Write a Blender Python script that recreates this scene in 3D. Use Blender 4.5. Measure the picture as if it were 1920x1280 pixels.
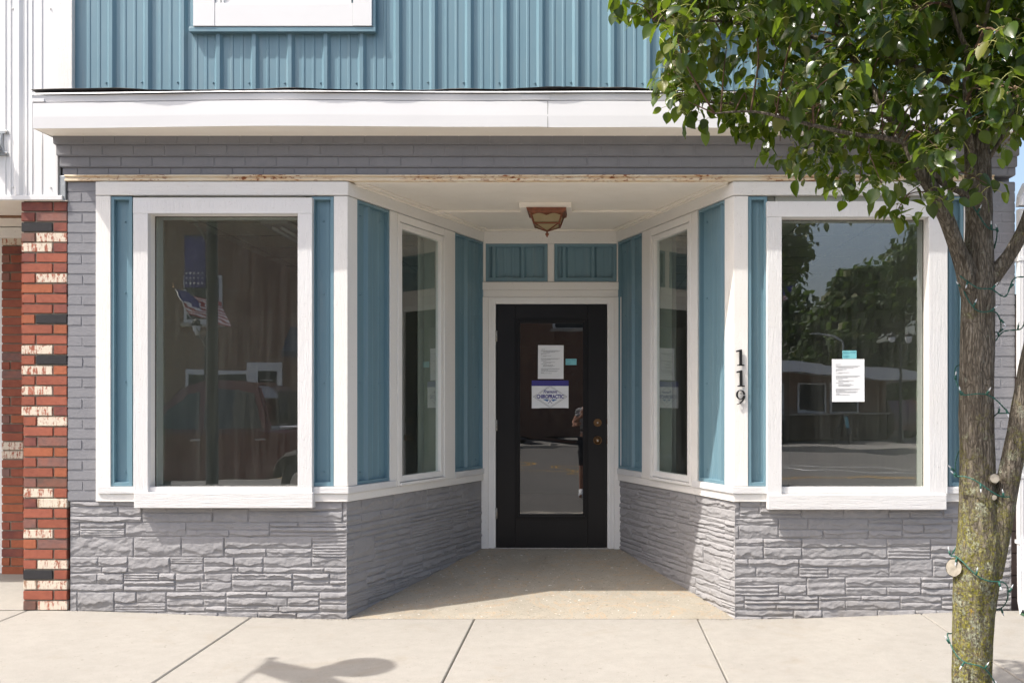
import bpy, bmesh, math, random
import numpy as np
from mathutils import Vector, Matrix, Euler

# ------------------------------------------------------------------ camera, sky, sun, exposure
scene = bpy.context.scene
for o in list(bpy.data.objects): bpy.data.objects.remove(o, do_unlink=True)
COL = scene.collection
CAMY, CAMZ, F, VX, VY = -6.1, 1.377, 1780.0, 1104.0, 758.0   # metres; focal length and vanishing point in photo pixels
cam_d = bpy.data.cameras.new('camera'); cam = bpy.data.objects.new('camera', cam_d); COL.objects.link(cam)
cam.location = (0, CAMY, CAMZ); cam.rotation_euler = (math.radians(90), 0, 0)
cam_d.sensor_width = 36; cam_d.lens = 36*F/1920
cam_d.shift_x = -(VX-960)/1920; cam_d.shift_y = (VY-640)/1920
cam_d.clip_start = .05; cam_d.clip_end = 2000
scene.camera = cam
SUN = Vector((.593, .277, -1)).normalized()
w = bpy.data.worlds.new('World'); scene.world = w; w.use_nodes = True
nt = w.node_tree; nt.nodes.clear()
sky = nt.nodes.new('ShaderNodeTexSky'); sky.sky_type = 'NISHITA'; sky.sun_disc = False
sky.sun_elevation = math.asin(-SUN.z); sky.sun_rotation = math.atan2(-SUN.x, -SUN.y)
sky.dust_density = 5.0; sky.air_density = 1.0; sky.ozone_density = .6
bg = nt.nodes.new('ShaderNodeBackground'); bg.inputs[1].default_value = .15
wo = nt.nodes.new('ShaderNodeOutputWorld')
nt.links.new(sky.outputs[0], bg.inputs[0]); nt.links.new(bg.outputs[0], wo.inputs[0])
sd = bpy.data.lights.new('sun', 'SUN'); sd.energy = 3.1; sd.angle = math.radians(.5); sd.color = (1, .955, .89)
so = bpy.data.objects.new('sun', sd); COL.objects.link(so); so.rotation_euler = SUN.to_track_quat('-Z', 'Y').to_euler()
so.location = (-6, -6, 12)
scene.view_settings.view_transform = 'Standard'; scene.view_settings.look = 'None'
scene.view_settings.exposure = 1.03; scene.view_settings.gamma = 1
scene.cycles.max_bounces = 10

# ------------------------------------------------------------------ helpers
R = random.Random(7)
def Xp(px, Y=0.0): return (px-VX)*(Y-CAMY)/F          # photo pixel -> metres on a plane at depth Y
def Zp(py, Y=0.0): return CAMZ+(VY-py)*(Y-CAMY)/F
def empty(name, loc=(0,0,0), rz=0):
    o = bpy.data.objects.new(name, None); COL.objects.link(o); o.location = loc; o.rotation_euler = (0,0,rz)
    o.empty_display_size = .1; return o
def tag(o, label=None, cat=None, group=None, kind=None):
    if label: o['label'] = label
    if cat: o['category'] = cat
    if group: o['group'] = group
    if kind: o['kind'] = kind
    return o
def link(name, me, mat, parent=None, smooth=False):
    o = bpy.data.objects.new(name, me); COL.objects.link(o)
    if mat:
        for m in (mat if isinstance(mat, (list, tuple)) else [mat]): me.materials.append(m)
    if parent: o.parent = parent
    if smooth:
        me.polygons.foreach_set('use_smooth', [True]*len(me.polygons))
    return o
def frame(origin, ang):           # local x along a wall, y into the building, z up
    return Matrix.Translation(origin) @ Matrix.Rotation(ang, 4, 'Z')
ID = Matrix.Identity(4)
class MB:
    def __init__(s, M=ID): s.bm = bmesh.new(); s.M = M
    def box(s, x0, x1, y0, y1, z0, z1, bev=0.0, M=None, mi=0):
        b = bmesh.new(); bmesh.ops.create_cube(b, size=1)
        for v in b.verts:
            v.co = Vector(((x0+x1)/2+v.co.x*(x1-x0), (y0+y1)/2+v.co.y*(y1-y0), (z0+z1)/2+v.co.z*(z1-z0)))
        if bev: bmesh.ops.bevel(b, geom=list(b.edges), offset=bev, segments=2, affect='EDGES', profile=.5)
        s.add(b, M, mi); return s
    def add(s, b, M=None, mi=0):
        T = s.M @ M if M is not None else s.M
        b.verts.index_update()
        vs = [s.bm.verts.new(T @ v.co) for v in b.verts]
        for f in b.faces:
            try:
                nf = s.bm.faces.new([vs[v.index] for v in f.verts]); nf.material_index = mi if mi else f.material_index
            except ValueError: pass
        b.free(); return s
    def raw(s, verts, faces, mi=0):
        vs = [s.bm.verts.new(s.M @ Vector(v)) for v in verts]
        for f in faces:
            try:
                nf = s.bm.faces.new([vs[i] for i in f]); nf.material_index = mi
            except ValueError: pass
        return s
    def prism(s, poly, z0, z1, mi=0):          # plan polygon extruded upwards
        n = len(poly)
        v = [(p[0], p[1], z0) for p in poly]+[(p[0], p[1], z1) for p in poly]
        s.raw(v, [tuple(range(n))[::-1], tuple(range(n, 2*n))]+[(i, (i+1) % n, n+(i+1) % n, n+i) for i in range(n)], mi); return s
    def slab(s, poly, y0, y1, mi=0):           # x-z polygon extruded in depth
        n = len(poly)
        v = [(p[0], y0, p[1]) for p in poly]+[(p[0], y1, p[1]) for p in poly]
        s.raw(v, [tuple(range(n)), tuple(range(n, 2*n))[::-1]]+[(i, n+i, n+(i+1) % n, (i+1) % n) for i in range(n)], mi); return s
    def cyl(s, c, r, h, axis='Z', r2=None, seg=16, mi=0, bev=0):
        b = bmesh.new(); bmesh.ops.create_cone(b, cap_ends=True, segments=seg, radius1=r, radius2=r if r2 is None else r2, depth=h)
        if bev: bmesh.ops.bevel(b, geom=[e for e in b.edges if e.is_boundary is False and len(e.link_faces) == 2 and any(len(f.verts) > 4 for f in e.link_faces)], offset=bev, segments=2, affect='EDGES')
        rot = {'Z': ID, 'X': Matrix.Rotation(math.pi/2, 4, 'Y'), 'Y': Matrix.Rotation(math.pi/2, 4, 'X')}[axis]
        s.add(b, Matrix.Translation(c) @ rot, mi); return s
    def ball(s, c, r, sc=(1,1,1), seg=12, mi=0):
        b = bmesh.new(); bmesh.ops.create_uvsphere(b, u_segments=seg, v_segments=max(6, seg//2+2), radius=r)
        s.add(b, Matrix.Translation(c) @ Matrix.Diagonal((*sc, 1)), mi); return s
    def lathe(s, prof, c=(0,0,0), seg=24, mi=0):
        vs = []; fs = []; n = len(prof)
        for k in range(seg):
            a = 2*math.pi*k/seg
            for r, z in prof: vs.append((c[0]+r*math.cos(a), c[1]+r*math.sin(a), c[2]+z))
        for k in range(seg):
            k2 = (k+1) % seg
            for i in range(n-1): fs.append((k*n+i, k2*n+i, k2*n+i+1, k*n+i+1))
        s.raw(vs, fs, mi); return s
    def tube(s, pts, rad, seg=8, mi=0, jitter=0, rnd=None, caps=True):
        P = [Vector(p) for p in pts]; n = len(P); rad = rad if isinstance(rad, (list, tuple)) else [rad]*n
        vs = []; up = None
        for i in range(n):
            t = (P[min(i+1, n-1)]-P[max(i-1, 0)]).normalized()
            if up is None: up = t.orthogonal().normalized()
            up = (up-t*up.dot(t)).normalized(); sd_ = t.cross(up)
            for k in range(seg):
                a = 2*math.pi*k/seg; rr = rad[i]*(1+(rnd.uniform(-jitter, jitter) if rnd else 0))
                vs.append(tuple(P[i]+up*math.cos(a)*rr+sd_*math.sin(a)*rr))
        fs = [(i*seg+k, i*seg+(k+1) % seg, (i+1)*seg+(k+1) % seg, (i+1)*seg+k) for i in range(n-1) for k in range(seg)]
        if caps: fs += [tuple(range(seg))[::-1], tuple((n-1)*seg+k for k in range(seg))]
        s.raw(vs, fs, mi); return s
    def build(s, name, mat, parent=None, smooth=False, angle=None):
        bmesh.ops.recalc_face_normals(s.bm, faces=s.bm.faces)
        me = bpy.data.meshes.new(name); s.bm.to_mesh(me); s.bm.free()
        o = link(name, me, mat, parent, smooth or angle is not None)
        if angle is not None:
            try: me.set_sharp_from_angle(angle=math.radians(angle))
            except Exception: pass
        return o
def smooth_path(pts, n=6):
    P = [Vector(p) for p in pts]; out = []
    for i in range(len(P)-1):
        p0, p1, p2, p3 = P[max(i-1, 0)], P[i], P[i+1], P[min(i+2, len(P)-1)]
        for k in range(n):
            t = k/n
            out.append(.5*((2*p1)+(p2-p0)*t+(2*p0-5*p1+4*p2-p3)*t*t+(3*p1-p0-3*p2+p3)*t**3))
    out.append(P[-1]); return out

# ------------------------------------------------------------------ materials
class NT:
    def __init__(s, name):
        s.m = bpy.data.materials.new(name); s.m.use_nodes = True; s.t = s.m.node_tree; s.t.nodes.clear()
        s.out = s.n('OutputMaterial'); s.tc = None
    def n(s, kind, **kw):
        nd = s.t.nodes.new('ShaderNode'+kind)
        for k, v in kw.items(): setattr(nd, k, v)
        return nd
    def l(s, a, b): s.t.links.new(a, b)
    def co(s, scale=(1,1,1), rot=(0,0,0)):
        if s.tc is None: s.tc = s.n('TexCoord')
        mp = s.n('Mapping'); s.l(s.tc.outputs['Object'], mp.inputs[0]); mp.inputs['Scale'].default_value = scale; mp.inputs['Rotation'].default_value = rot
        return mp.outputs[0]
    def noise(s, scale, detail=4, rough=.55, vec=None, stretch=(1,1,1), dist=0):
        nd = s.n('TexNoise'); nd.inputs['Scale'].default_value = scale; nd.inputs['Detail'].default_value = detail
        nd.inputs['Roughness'].default_value = rough; nd.inputs['Distortion'].default_value = dist
        s.l(vec if vec is not None else s.co(stretch), nd.inputs['Vector']); return nd.outputs[0]
    def ramp(s, fac, stops):
        nd = s.n('ValToRGB'); e = nd.color_ramp.elements
        while len(e) > 1: e.remove(e[0])
        e[0].position = stops[0][0]; e[0].color = c4(stops[0][1])
        for p, c in stops[1:]: q = e.new(p); q.color = c4(c)
        s.l(fac, nd.inputs[0]); return nd.outputs[0]
    def mix(s, fac, a, b, mode='MIX'):
        nd = s.n('Mix', data_type='RGBA', blend_type=mode)
        for v, i in ((fac, 0), (a, 6), (b, 7)):
            if hasattr(v, 'node'): s.l(v, nd.inputs[i])
            else: nd.inputs[i].default_value = v if i == 0 else c4(v)
        return nd.outputs[2]
    def math(s, op, a, b=None, clamp=False):
        nd = s.n('Math', operation=op, use_clamp=clamp)
        for v, i in ((a, 0), (b, 1)):
            if v is None: continue
            if hasattr(v, 'node'): s.l(v, nd.inputs[i])
            else: nd.inputs[i].default_value = v
        return nd.outputs[0]
    def bump(s, h, strength=.3, dist=.01, nrm=None):
        nd = s.n('Bump'); nd.inputs['Strength'].default_value = strength; nd.inputs['Distance'].default_value = dist
        s.l(h, nd.inputs['Height'])
        if nrm is not None: s.l(nrm, nd.inputs['Normal'])
        return nd.outputs[0]
    def bsdf(s, base, rough=.6, metal=0, nrm=None, spec=.5, coat=0, out=True):
        p = s.n('BsdfPrincipled')
        for v, k in ((base, 'Base Color'), (rough, 'Roughness'), (metal, 'Metallic'), (spec, 'Specular IOR Level'), (coat, 'Coat Weight')):
            if hasattr(v, 'node'): s.l(v, p.inputs[k])
            else: p.inputs[k].default_value = c4(v) if k == 'Base Color' else v
        if nrm is not None: s.l(nrm, p.inputs['Normal'])
        if out: s.l(p.outputs[0], s.out.inputs[0])
        return p.outputs[0]
def c4(c):
    if isinstance(c, (int, float)): return (c, c, c, 1)
    return (c[0], c[1], c[2], 1) if len(c) == 3 else c
def simple(name, base, rough=.6, metal=0, var=.12, scale=12, bump=.1, bscale=60, spec=.5, coat=0):
    m = NT(name)
    n = m.noise(scale, 5, .6)
    lo = tuple(v*(1-var) for v in base); hi = tuple(min(1, v*(1+var)) for v in base)
    m.bsdf(m.ramp(n, [(.3, lo), (.7, hi)]), rough, metal, m.bump(m.noise(bscale, 3), bump, .002) if bump else None, spec, coat)
    return m.m
def wood_paint(name, base, stretch, cracks=.5, dirt=(.55, .47, .36)):
    m = NT(name)
    g = m.noise(3.0, 8, .68, stretch=stretch, dist=.4)
    fine = m.noise(9.0, 6, .7, stretch=stretch)
    crack = m.ramp(fine, [(.60, (0,0,0)), (.66, (1,1,1))])
    patch = m.ramp(m.noise(2.2, 4, .6), [(.42, (0,0,0)), (.62, (1,1,1))])
    cr = m.math('MULTIPLY', crack, patch)
    col = m.mix(m.math('MULTIPLY', cr, cracks*.5), base, dirt)
    st = m.ramp(m.noise(1.3, 5, .65), [(.45, (0,0,0)), (.75, (1,1,1))])
    col = m.mix(m.math('MULTIPLY', st, .13), col, dirt)
    col = m.mix(m.ramp(m.noise(130, 2, .5), [(.68, (0,0,0)), (.74, (.5,.5,.5))]), col, (.38, .33, .28))
    h = m.math('ADD', g, m.math('ADD', m.math('MULTIPLY', cr, -.8), m.math('MULTIPLY', fine, .6)))
    m.bsdf(col, .55, 0, m.bump(h, .55, .007), .35)
    return m.m
M = {}
M['trim_h'] = wood_paint('white_trim_grain_along', (.80, .78, .745), (4, 4, 60))
M['trim_v'] = wood_paint('white_trim_grain_up', (.80, .78, .745), (50, 50, 3.2), .35)
M['casing'] = wood_paint('white_smooth_casing', (.69, .685, .68), (22, 22, 2), .08)
M['sill'] = wood_paint('white_smooth_sill', (.68, .675, .67), (2, 2, 26), .08)
def ceiling_mat():
    m = NT('cream_ceiling_board')
    n = m.noise(6, 5, .6); ln = m.noise(30, 3, .6, stretch=(8, .6, 1))
    col = m.ramp(n, [(.3, (.84, .785, .70)), (.7, (.88, .83, .75))])
    m.bsdf(col, .6, 0, m.bump(ln, .15, .002), .3); return m.m
M['ceiling'] = ceiling_mat()
def blue_mat():
    m = NT('blue_painted_steel')
    n = m.noise(2.5, 5, .6, stretch=(3, 3, .6)); d = m.noise(90, 2)
    col = m.ramp(n, [(.3, (.128, .228, .278)), (.7, (.146, .252, .304))])
    col = m.mix(m.ramp(d, [(.70, (0,0,0)), (.76, (.25,.25,.25))]), col, (.33, .38, .39)); col = m.mix(m.ramp(m.noise(3, 6, .7, stretch=(7, 7, .35)), [(.52, (0,0,0)), (.72, (.22,.22,.22))]), col, (.27, .30, .30))
    m.bsdf(col, m.ramp(m.noise(8, 3), [(.3, .36), (.7, .5)]), 0, m.bump(m.noise(2.2, 2, stretch=(5, 5, .8)), .25, .006), .5); return m.m
M['blue'] = blue_mat()
M['white_metal'] = simple('white_painted_metal', (.66, .66, .66), .38, 0, .02, 3, .08, 4)
M['vinyl'] = simple('white_vinyl', (.80, .785, .755), .35, 0, .03, 8, .03, 30)
M['siding_white'] = simple('white_ribbed_steel', (.70, .70, .695), .42, 0, .025, 2, .1, 3)
def stone_mat():
    m = NT('grey_painted_split_stone')
    n = m.noise(4, 6, .6); f = m.noise(140, 4, .6); md = m.noise(38, 5, .65)
    col = m.ramp(n, [(.3, (.262, .257, .262)), (.7, (.30, .293, .297))])
    wear = m.ramp(m.noise(26, 6, .75), [(.68, (0,0,0)), (.76, (1,1,1))])
    low = m.n('SeparateXYZ'); m.l(m.co(), low.inputs[0])
    lowm = m.ramp(low.outputs[2], [(.02, (1,1,1)), (.16, (0,0,0))])
    col = m.mix(m.math('MULTIPLY', m.math('MULTIPLY', wear, lowm), .7), col, (.42, .38, .32)); col = m.mix(m.math('MULTIPLY', m.ramp(m.noise(7, 6, .7), [(.4, (0,0,0)), (.65, (.35,.35,.35))]), lowm), col, (.20, .17, .13))
    h = m.math('ADD', m.math('MULTIPLY', md, 1.0), m.math('MULTIPLY', f, .35))
    m.bsdf(col, .78, 0, m.bump(h, .6, .005), .2); return m.m
M['stone'] = stone_mat()
def gbrick_mat():
    m = NT('grey_painted_brick')
    n = m.noise(7, 5, .6); f = m.noise(170, 3, .6); md = m.noise(55, 4, .7)
    col = m.ramp(n, [(.3, (.205, .206, .222)), (.7, (.236, .236, .250))])
    h = m.math('ADD', md, m.math('MULTIPLY', f, .6))
    m.bsdf(col, .6, 0, m.bump(h, .6, .004), .35); return m.m
M['gbrick'] = gbrick_mat()
M['gmortar'] = simple('grey_painted_mortar', (.25, .25, .265), .75, 0, .1, 40, .4, 200)
def rbrick_mat():
    m = NT('mixed_face_brick')
    at = m.n('Attribute', attribute_name='brick', attribute_type='GEOMETRY')
    n = m.noise(38, 5, .7); col = m.mix(m.ramp(n, [(.35, (.55,.55,.55)), (.6, (0,0,0))]), at.outputs['Color'], (.18, .05, .04), 'MULTIPLY')
    col = m.mix(.35, at.outputs['Color'], col)
    var = m.noise(9, 4, .6)
    col = m.mix(m.ramp(var, [(.4, (0,0,0)), (.75, (.45,.45,.45))]), col, (.42, .13, .07))
    col = m.mix(m.math('GREATER_THAN', .05, m.math('ABSOLUTE', m.math('SUBTRACT', at.outputs['Alpha'], .5))), col, (.035, .034, .036))
    wash = m.noise(26, 5, .7, stretch=(2.6, 2.6, .45)); spot = m.noise(60, 3, .7)
    wm = m.ramp(m.math('ADD', m.math('MULTIPLY', wash, .75), m.math('MULTIPLY', spot, .3)), [(.46, (0,0,0)), (.52, (1,1,1))])
    col = m.mix(m.math('MULTIPLY', wm, m.math('GREATER_THAN', at.outputs['Alpha'], .9)), col, (.66, .58, .47))
    m.bsdf(col, .8, 0, m.bump(m.math('ADD', m.noise(60, 5, .7), m.noise(220, 2)), .55, .004), .25); return m.m
M['rbrick'] = rbrick_mat()
M['mortar'] = simple('grey_brown_mortar', (.27, .24, .19), .9, 0, .2, 60, .6, 240, .1)
def rust_mat():
    m = NT('rusty_cream_steel')
    n = m.noise(1.5, 8, .7, stretch=(3, 3, 60)); p = m.noise(1.1, 3, .5, stretch=(1.6, 1, 1)); s2 = m.noise(60, 3, .6, stretch=(.5, 1, 1))
    st = m.math('MULTIPLY', m.ramp(n, [(.42, (0,0,0)), (.56, (1,1,1))]), m.ramp(p, [(.35, (.3,.3,.3)), (.55, (1,1,1))]))
    col = m.mix(m.math('MULTIPLY', st, .65), (.72, .64, .50), (.60, .36, .15))
    rs = m.math('MULTIPLY', m.ramp(s2, [(.54, (0,0,0)), (.60, (1,1,1))]), m.ramp(p, [(.42, (0,0,0)), (.55, (1,1,1))]))
    col = m.mix(rs, col, (.24, .07, .02))
    m.bsdf(col, .6, 0, m.bump(n, .3, .003), .3); return m.m
M['rust'] = rust_mat()
def concrete(name, base, spec=1.0, dark=.0, brush=True, cracks=False):
    m = NT(name)
    n = m.noise(.9, 6, .6); n2 = m.noise(11, 7, .7); f = m.noise(200, 4, .7)
    col = m.ramp(n, [(.3, tuple(v*.93 for v in base)), (.7, tuple(v*1.05 for v in base))])
    col = m.mix(m.ramp(n2, [(.35, (.30,.30,.30)), (.62, (0,0,0))]), col, tuple(v*.70 for v in base)); col = m.mix(m.ramp(m.noise(2.3, 7, .72, dist=.8), [(.56, (0,0,0)), (.70, (.38,.38,.38))]), col, tuple(v*c_ for v, c_ in zip(base, (.80, .72, .62))))
    col = m.mix(m.ramp(f, [(.36, (.35*spec,)*3), (.47, (0,0,0))]), col, tuple(v*.45 for v in base))
    col = m.mix(m.ramp(m.noise(27, 3, .7, dist=.5), [(.68+dark*-.03, (0,0,0)), (.70-dark*.03, (.65,.65,.65))]), col, (.14, .12, .10))
    if cracks:
        st = m.noise(2.6, 7, .7, dist=1.0)
        col = m.mix(m.ramp(st, [(.485, (0,0,0)), (.5, (.5,.5,.5)), (.515, (0,0,0))]), col, (.40, .25, .12))
        col = m.mix(m.ramp(m.noise(2.1, 4, .6), [(.5, (0,0,0)), (.72, (.55,.55,.55))]), col, tuple(v*.66 for v in base))
        col = m.mix(m.ramp(m.noise(45, 3, .6, stretch=(1, 2.2, 1)), [(.645, (0,0,0)), (.67, (.85,.85,.85))]), col, (.07, .06, .05))
        col = m.mix(m.ramp(m.noise(34, 3, .6), [(.29, (.8,.8,.8)), (.32, (0,0,0))]), col, (.7, .68, .64))
    h = m.math('ADD', f, m.math('MULTIPLY', m.noise(60, 3, .6, stretch=(6, .5, 1)), .9 if brush else 0))
    m.bsdf(col, .85, 0, m.bump(h, .35, .003), .25); return m.m
M['walk'] = concrete('brushed_concrete', (.298, .281, .252), 1.0)
M['porch'] = concrete('aggregate_concrete', (.325, .296, .243), 1.6, 1, False, True)
M['joint'] = simple('joint_dirt', (.10, .085, .07), .95, 0, .3, 40, .3, 100, .1)
def asphalt():
    m = NT('asphalt'); n = m.noise(.6, 5); f = m.noise(150, 3, .7)
    col = m.mix(m.ramp(f, [(.4, (.5,.5,.5)), (.6, (0,0,0))]), m.ramp(n, [(.3, (.175, .165, .15)), (.7, (.22, .205, .185))]), (.07, .07, .07))
    m.bsdf(col, .85, 0, m.bump(f, .4, .004), .25); return m.m
M['asphalt'] = asphalt()
M['yellow'] = simple('yellow_road_paint', (.55, .33, .08), .8, 0, .25, 6)
M['white_paint'] = simple('white_road_paint', (.62, .62, .6), .8, 0, .2, 6)
M['kerb'] = simple('kerb_concrete', (.42, .38, .32), .85, 0, .15, 8, .3, 120)
M['earth'] = simple('earth', (.16, .14, .09), .95, 0, .3, 2, .3, 20, .1)
def door_mat():
    m = NT('black_painted_door'); n = m.noise(5, 4)
    col = m.ramp(n, [(.3, (.0055, .0052, .006)), (.7, (.0075, .007, .008))])
    m.bsdf(col, .38, 0, m.bump(m.noise(4, 3, stretch=(8, 8, .8)), .08, .004), .3); return m.m
M['door'] = door_mat()
M['brass'] = simple('tarnished_bronze', (.15, .085, .04), .4, .85, .3, 60, .15, 90)
M['steel'] = simple('worn_steel', (.35, .33, .30), .45, .8, .3, 50)
M['galv'] = simple('galvanised_grey', (.33, .35, .36), .5, .4, .15, 30)
M['black'] = simple('black_cast_metal', (.015, .015, .017), .4, .3, .2, 30)
M['copper'] = simple('copper_brown_metal', (.20, .070, .035), .5, .35, .3, 40, .3, 90)
def amber():
    m = NT('frosted_amber_glass'); n = m.noise(14, 3)
    p = m.bsdf(m.ramp(n, [(.3, (.40, .32, .17)), (.7, (.52, .43, .25))]), .45, out=False)
    t = m.n('BsdfTranslucent'); t.inputs[0].default_value = (.6, .5, .3, 1)
    mx = m.n('MixShader'); mx.inputs[0].default_value = .35; m.l(p, mx.inputs[1]); m.l(t.outputs[0], mx.inputs[2]); m.l(mx.outputs[0], m.out.inputs[0])
    return m.m
M['amber'] = amber()
def glass(name, refl=2.4, wav=0.0, tint=(.90, .95, .93), dirt=.03, film=None, wst=(1.2, 1, 7)):
    m = NT(name)
    tr = m.n('BsdfTransparent'); tr.inputs[0].default_value = c4(tint)
    gl = m.n('BsdfGlossy'); gl.inputs['Roughness'].default_value = .004; gl.inputs['Color'].default_value = (.96, .98, 1, 1)
    nz = m.noise(1.0, 2, .5, stretch=wst)
    if wav: m.l(m.bump(nz, wav, .02), gl.inputs['Normal'])
    fr = m.n('Fresnel'); fr.inputs[0].default_value = 1.52
    fr.inputs[0].default_value = 1.52; geo = m.n('NewGeometry'); fac = m.math('MULTIPLY', m.math('ADD', m.math('MULTIPLY', fr.outputs[0], 1.5), refl, True), m.math('SUBTRACT', 1.0, geo.outputs['Backfacing']), True)
    mx = m.n('MixShader'); m.l(fac, mx.inputs[0]); m.l(tr.outputs[0], mx.inputs[1]); m.l(gl.outputs[0], mx.inputs[2])
    df = m.n('BsdfDiffuse'); df.inputs[0].default_value = (.5, .5, .46, 1)
    dn = m.ramp(m.noise(3, 5, .7, stretch=(14, 1, .6)), [(.4, (dirt*.4,)*3), (.75, (dirt*1.6,)*3)])
    spk = m.ramp(m.noise(210, 1), [(.77, (0,0,0)), (.80, (.35,.35,.35))])
    mx2 = m.n('MixShader'); m.l(m.math('ADD', dn, spk, True), mx2.inputs[0]); m.l(mx.outputs[0], mx2.inputs[1]); m.l(df.outputs[0], mx2.inputs[2])
    m.l(mx2.outputs[0], m.out.inputs[0]); return m.m
M['glass'] = glass('window_glass', .125, .014, dirt=.022)
M['glass_door'] = glass('wavy_door_glass', .06, .035, (.35, .37, .38), .012)
M['dark_glass'] = simple('dark_building_glass', (.03, .035, .04), .05, 0, .1, 2, 0)
M['paper'] = simple('white_paper', (.78, .79, .80), .6, 0, .03, 10, .1, 8)
M['ink'] = simple('grey_print', (.16, .16, .17), .6)
M['navy'] = simple('navy_print', (.035, .03, .22), .5)
M['blueink'] = simple('blue_print', (.06, .16, .36), .5)
M['teal'] = simple('teal_card', (.20, .52, .56), .5, 0, .05)
M['tealink'] = simple('teal_print', (.07, .30, .38), .5)
M['int_wall'] = simple('interior_wall', (.55, .53, .45), .8, 0, .06, 2)
M['int_dark'] = simple('interior_carpet', (.16, .15, .13), .95, 0, .2, 20)
M['int_ceil'] = simple('ceiling_tile', (.72, .71, .62), .9, 0, .15, 60, .6, 140)
M['jamb_in'] = simple('pale_green_jamb', (.40, .40, .34), .5, 0, .04)
M['blind'] = simple('cream_blind', (.62, .60, .53), .6, 0, .05)
M['wood'] = simple('brown_stained_wood', (.20, .10, .05), .6, 0, .4, 20)
def bark():
    m = NT('lichened_bark')
    v = m.n('TexVoronoi', feature='DISTANCE_TO_EDGE'); v.inputs['Scale'].default_value = 78
    warp = m.n('TexNoise'); warp.inputs['Scale'].default_value = 14; warp.inputs['Detail'].default_value = 4; m.l(m.co((1, 1, .5)), warp.inputs['Vector'])
    wsc = m.n('VectorMath', operation='SCALE'); m.l(warp.outputs['Color'], wsc.inputs[0]); wsc.inputs['Scale'].default_value = .05
    vec = m.n('VectorMath', operation='ADD'); m.l(m.co((1, 1, .16)), vec.inputs[0]); m.l(wsc.outputs[0], vec.inputs[1]); m.l(vec.outputs[0], v.inputs['Vector'])
    cr = m.ramp(v.outputs[0], [(.0, (.25,.25,.25)), (.10, (.7,.7,.7)), (.25, (1,1,1))])
    f = m.noise(85, 6, .72, stretch=(1, 1, .45)); rid = m.noise(48, 4, .6, stretch=(1, 1, .09))
    base = m.ramp(f, [(.3, (.10, .085, .062)), (.52, (.21, .18, .14)), (.75, (.34, .31, .26))])
    base = m.mix(m.ramp(cr, [(.2, (.65,.65,.65)), (1, (0,0,0))]), base, (.06, .05, .038)); base = m.mix(m.ramp(rid, [(.36, (.7,.7,.7)), (.5, (0,0,0))]), base, (.06, .05, .038))
    sep = m.n('SeparateXYZ'); m.l(m.co(), sep.inputs[0])
    low = m.n('MapRange'); m.l(sep.outputs[2], low.inputs[0]); low.inputs[1].default_value = .75; low.inputs[2].default_value = 1.55; low.inputs[3].default_value = .22; low.inputs[4].default_value = -.055
    lm = m.math('ADD', m.noise(9, 7, .75), low.outputs[0])
    lich = m.ramp(lm, [(.55, (0,0,0)), (.66, (.85,.85,.85))])
    lsp = m.ramp(m.noise(95, 5, .75), [(.42, (0,0,0)), (.56, (1,1,1))])
    lcol = m.ramp(m.noise(34, 5, .7), [(.34, (.15, .16, .025)), (.48, (.33, .30, .035)), (.58, (.34, .34, .17)), (.70, (.50, .33, .03))])
    base = m.mix(m.math('MULTIPLY', lich, lsp), base, lcol)
    gr = m.ramp(m.math('ADD', m.noise(18, 5, .75), m.math('MULTIPLY', low.outputs[0], .35)), [(.58, (0,0,0)), (.66, (.8,.8,.8))])
    base = m.mix(m.math('MULTIPLY', gr, lsp), base, (.38, .40, .33))
    h = m.math('ADD', m.math('MULTIPLY', cr, .8), m.math('ADD', m.math('ADD', m.math('MULTIPLY', f, 1.0), m.math('MULTIPLY', rid, 1.2)), m.math('MULTIPLY', m.math('MULTIPLY', lich, lsp), .7)))
    m.bsdf(base, .9, 0, m.bump(h, 1.0, .008), .15); return m.m
M['bark'] = bark()
M['twig'] = simple('twig_bark', (.12, .075, .05), .8, 0, .3, 60, .3, 100, .2)
M['cutwood'] = simple('weathered_cut_wood', (.30, .27, .22), .85, 0, .25, 50, .5, 120, .2)
def leaf_mat(name, top, light, tr, gloss=.33, trw=.42):
    m = NT(name)
    at = m.n('Attribute', attribute_name='tone', attribute_type='GEOMETRY')
    sp = m.n('SeparateColor'); m.l(at.outputs['Color'], sp.inputs[0])
    col = m.mix(sp.outputs[0], top, light)
    col = m.mix(m.ramp(sp.outputs[1], [(.8, (0,0,0)), (.98, (.9,.9,.9))]), col, (.17, .17, .04))
    p = m.bsdf(col, gloss, 0, m.bump(m.noise(60, 3), .12, .002), .5, out=False)
    t = m.n('BsdfTranslucent'); tc = m.mix(sp.outputs[0], tr, tuple(min(1, v*1.7) for v in tr)); m.l(tc, t.inputs[0])
    mx = m.n('MixShader'); mx.inputs[0].default_value = trw; m.l(p, mx.inputs[1]); m.l(t.outputs[0], mx.inputs[2]); m.l(mx.outputs[0], m.out.inputs[0])
    return m.m
M['leaf'] = leaf_mat('glossy_pear_leaf', (.016, .040, .010), (.075, .125, .018), (.17, .25, .014), .27, .38)
M['farleaf'] = leaf_mat('far_leaf', (.03, .065, .014), (.075, .13, .028), (.09, .15, .02), .6)
M['stalk'] = simple('leaf_stalk', (.33, .34, .09), .5)
M['fruit'] = simple('brown_small_fruit', (.22, .15, .08), .7, 0, .4, 200)
M['wire'] = simple('green_wire', (.012, .085, .062), .45, 0, .15, 60, 0)
def bulb():
    m = NT('clear_mini_bulb'); p = m.bsdf((.75, .78, .8), .08, 0, None, .8, out=False); t = m.n('BsdfTransparent')
    mx = m.n('MixShader'); mx.inputs[0].default_value = .35; m.l(p, mx.inputs[1]); m.l(t.outputs[0], mx.inputs[2]); m.l(mx.outputs[0], m.out.inputs[0]); return m.m
M['bulb'] = bulb()
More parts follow.
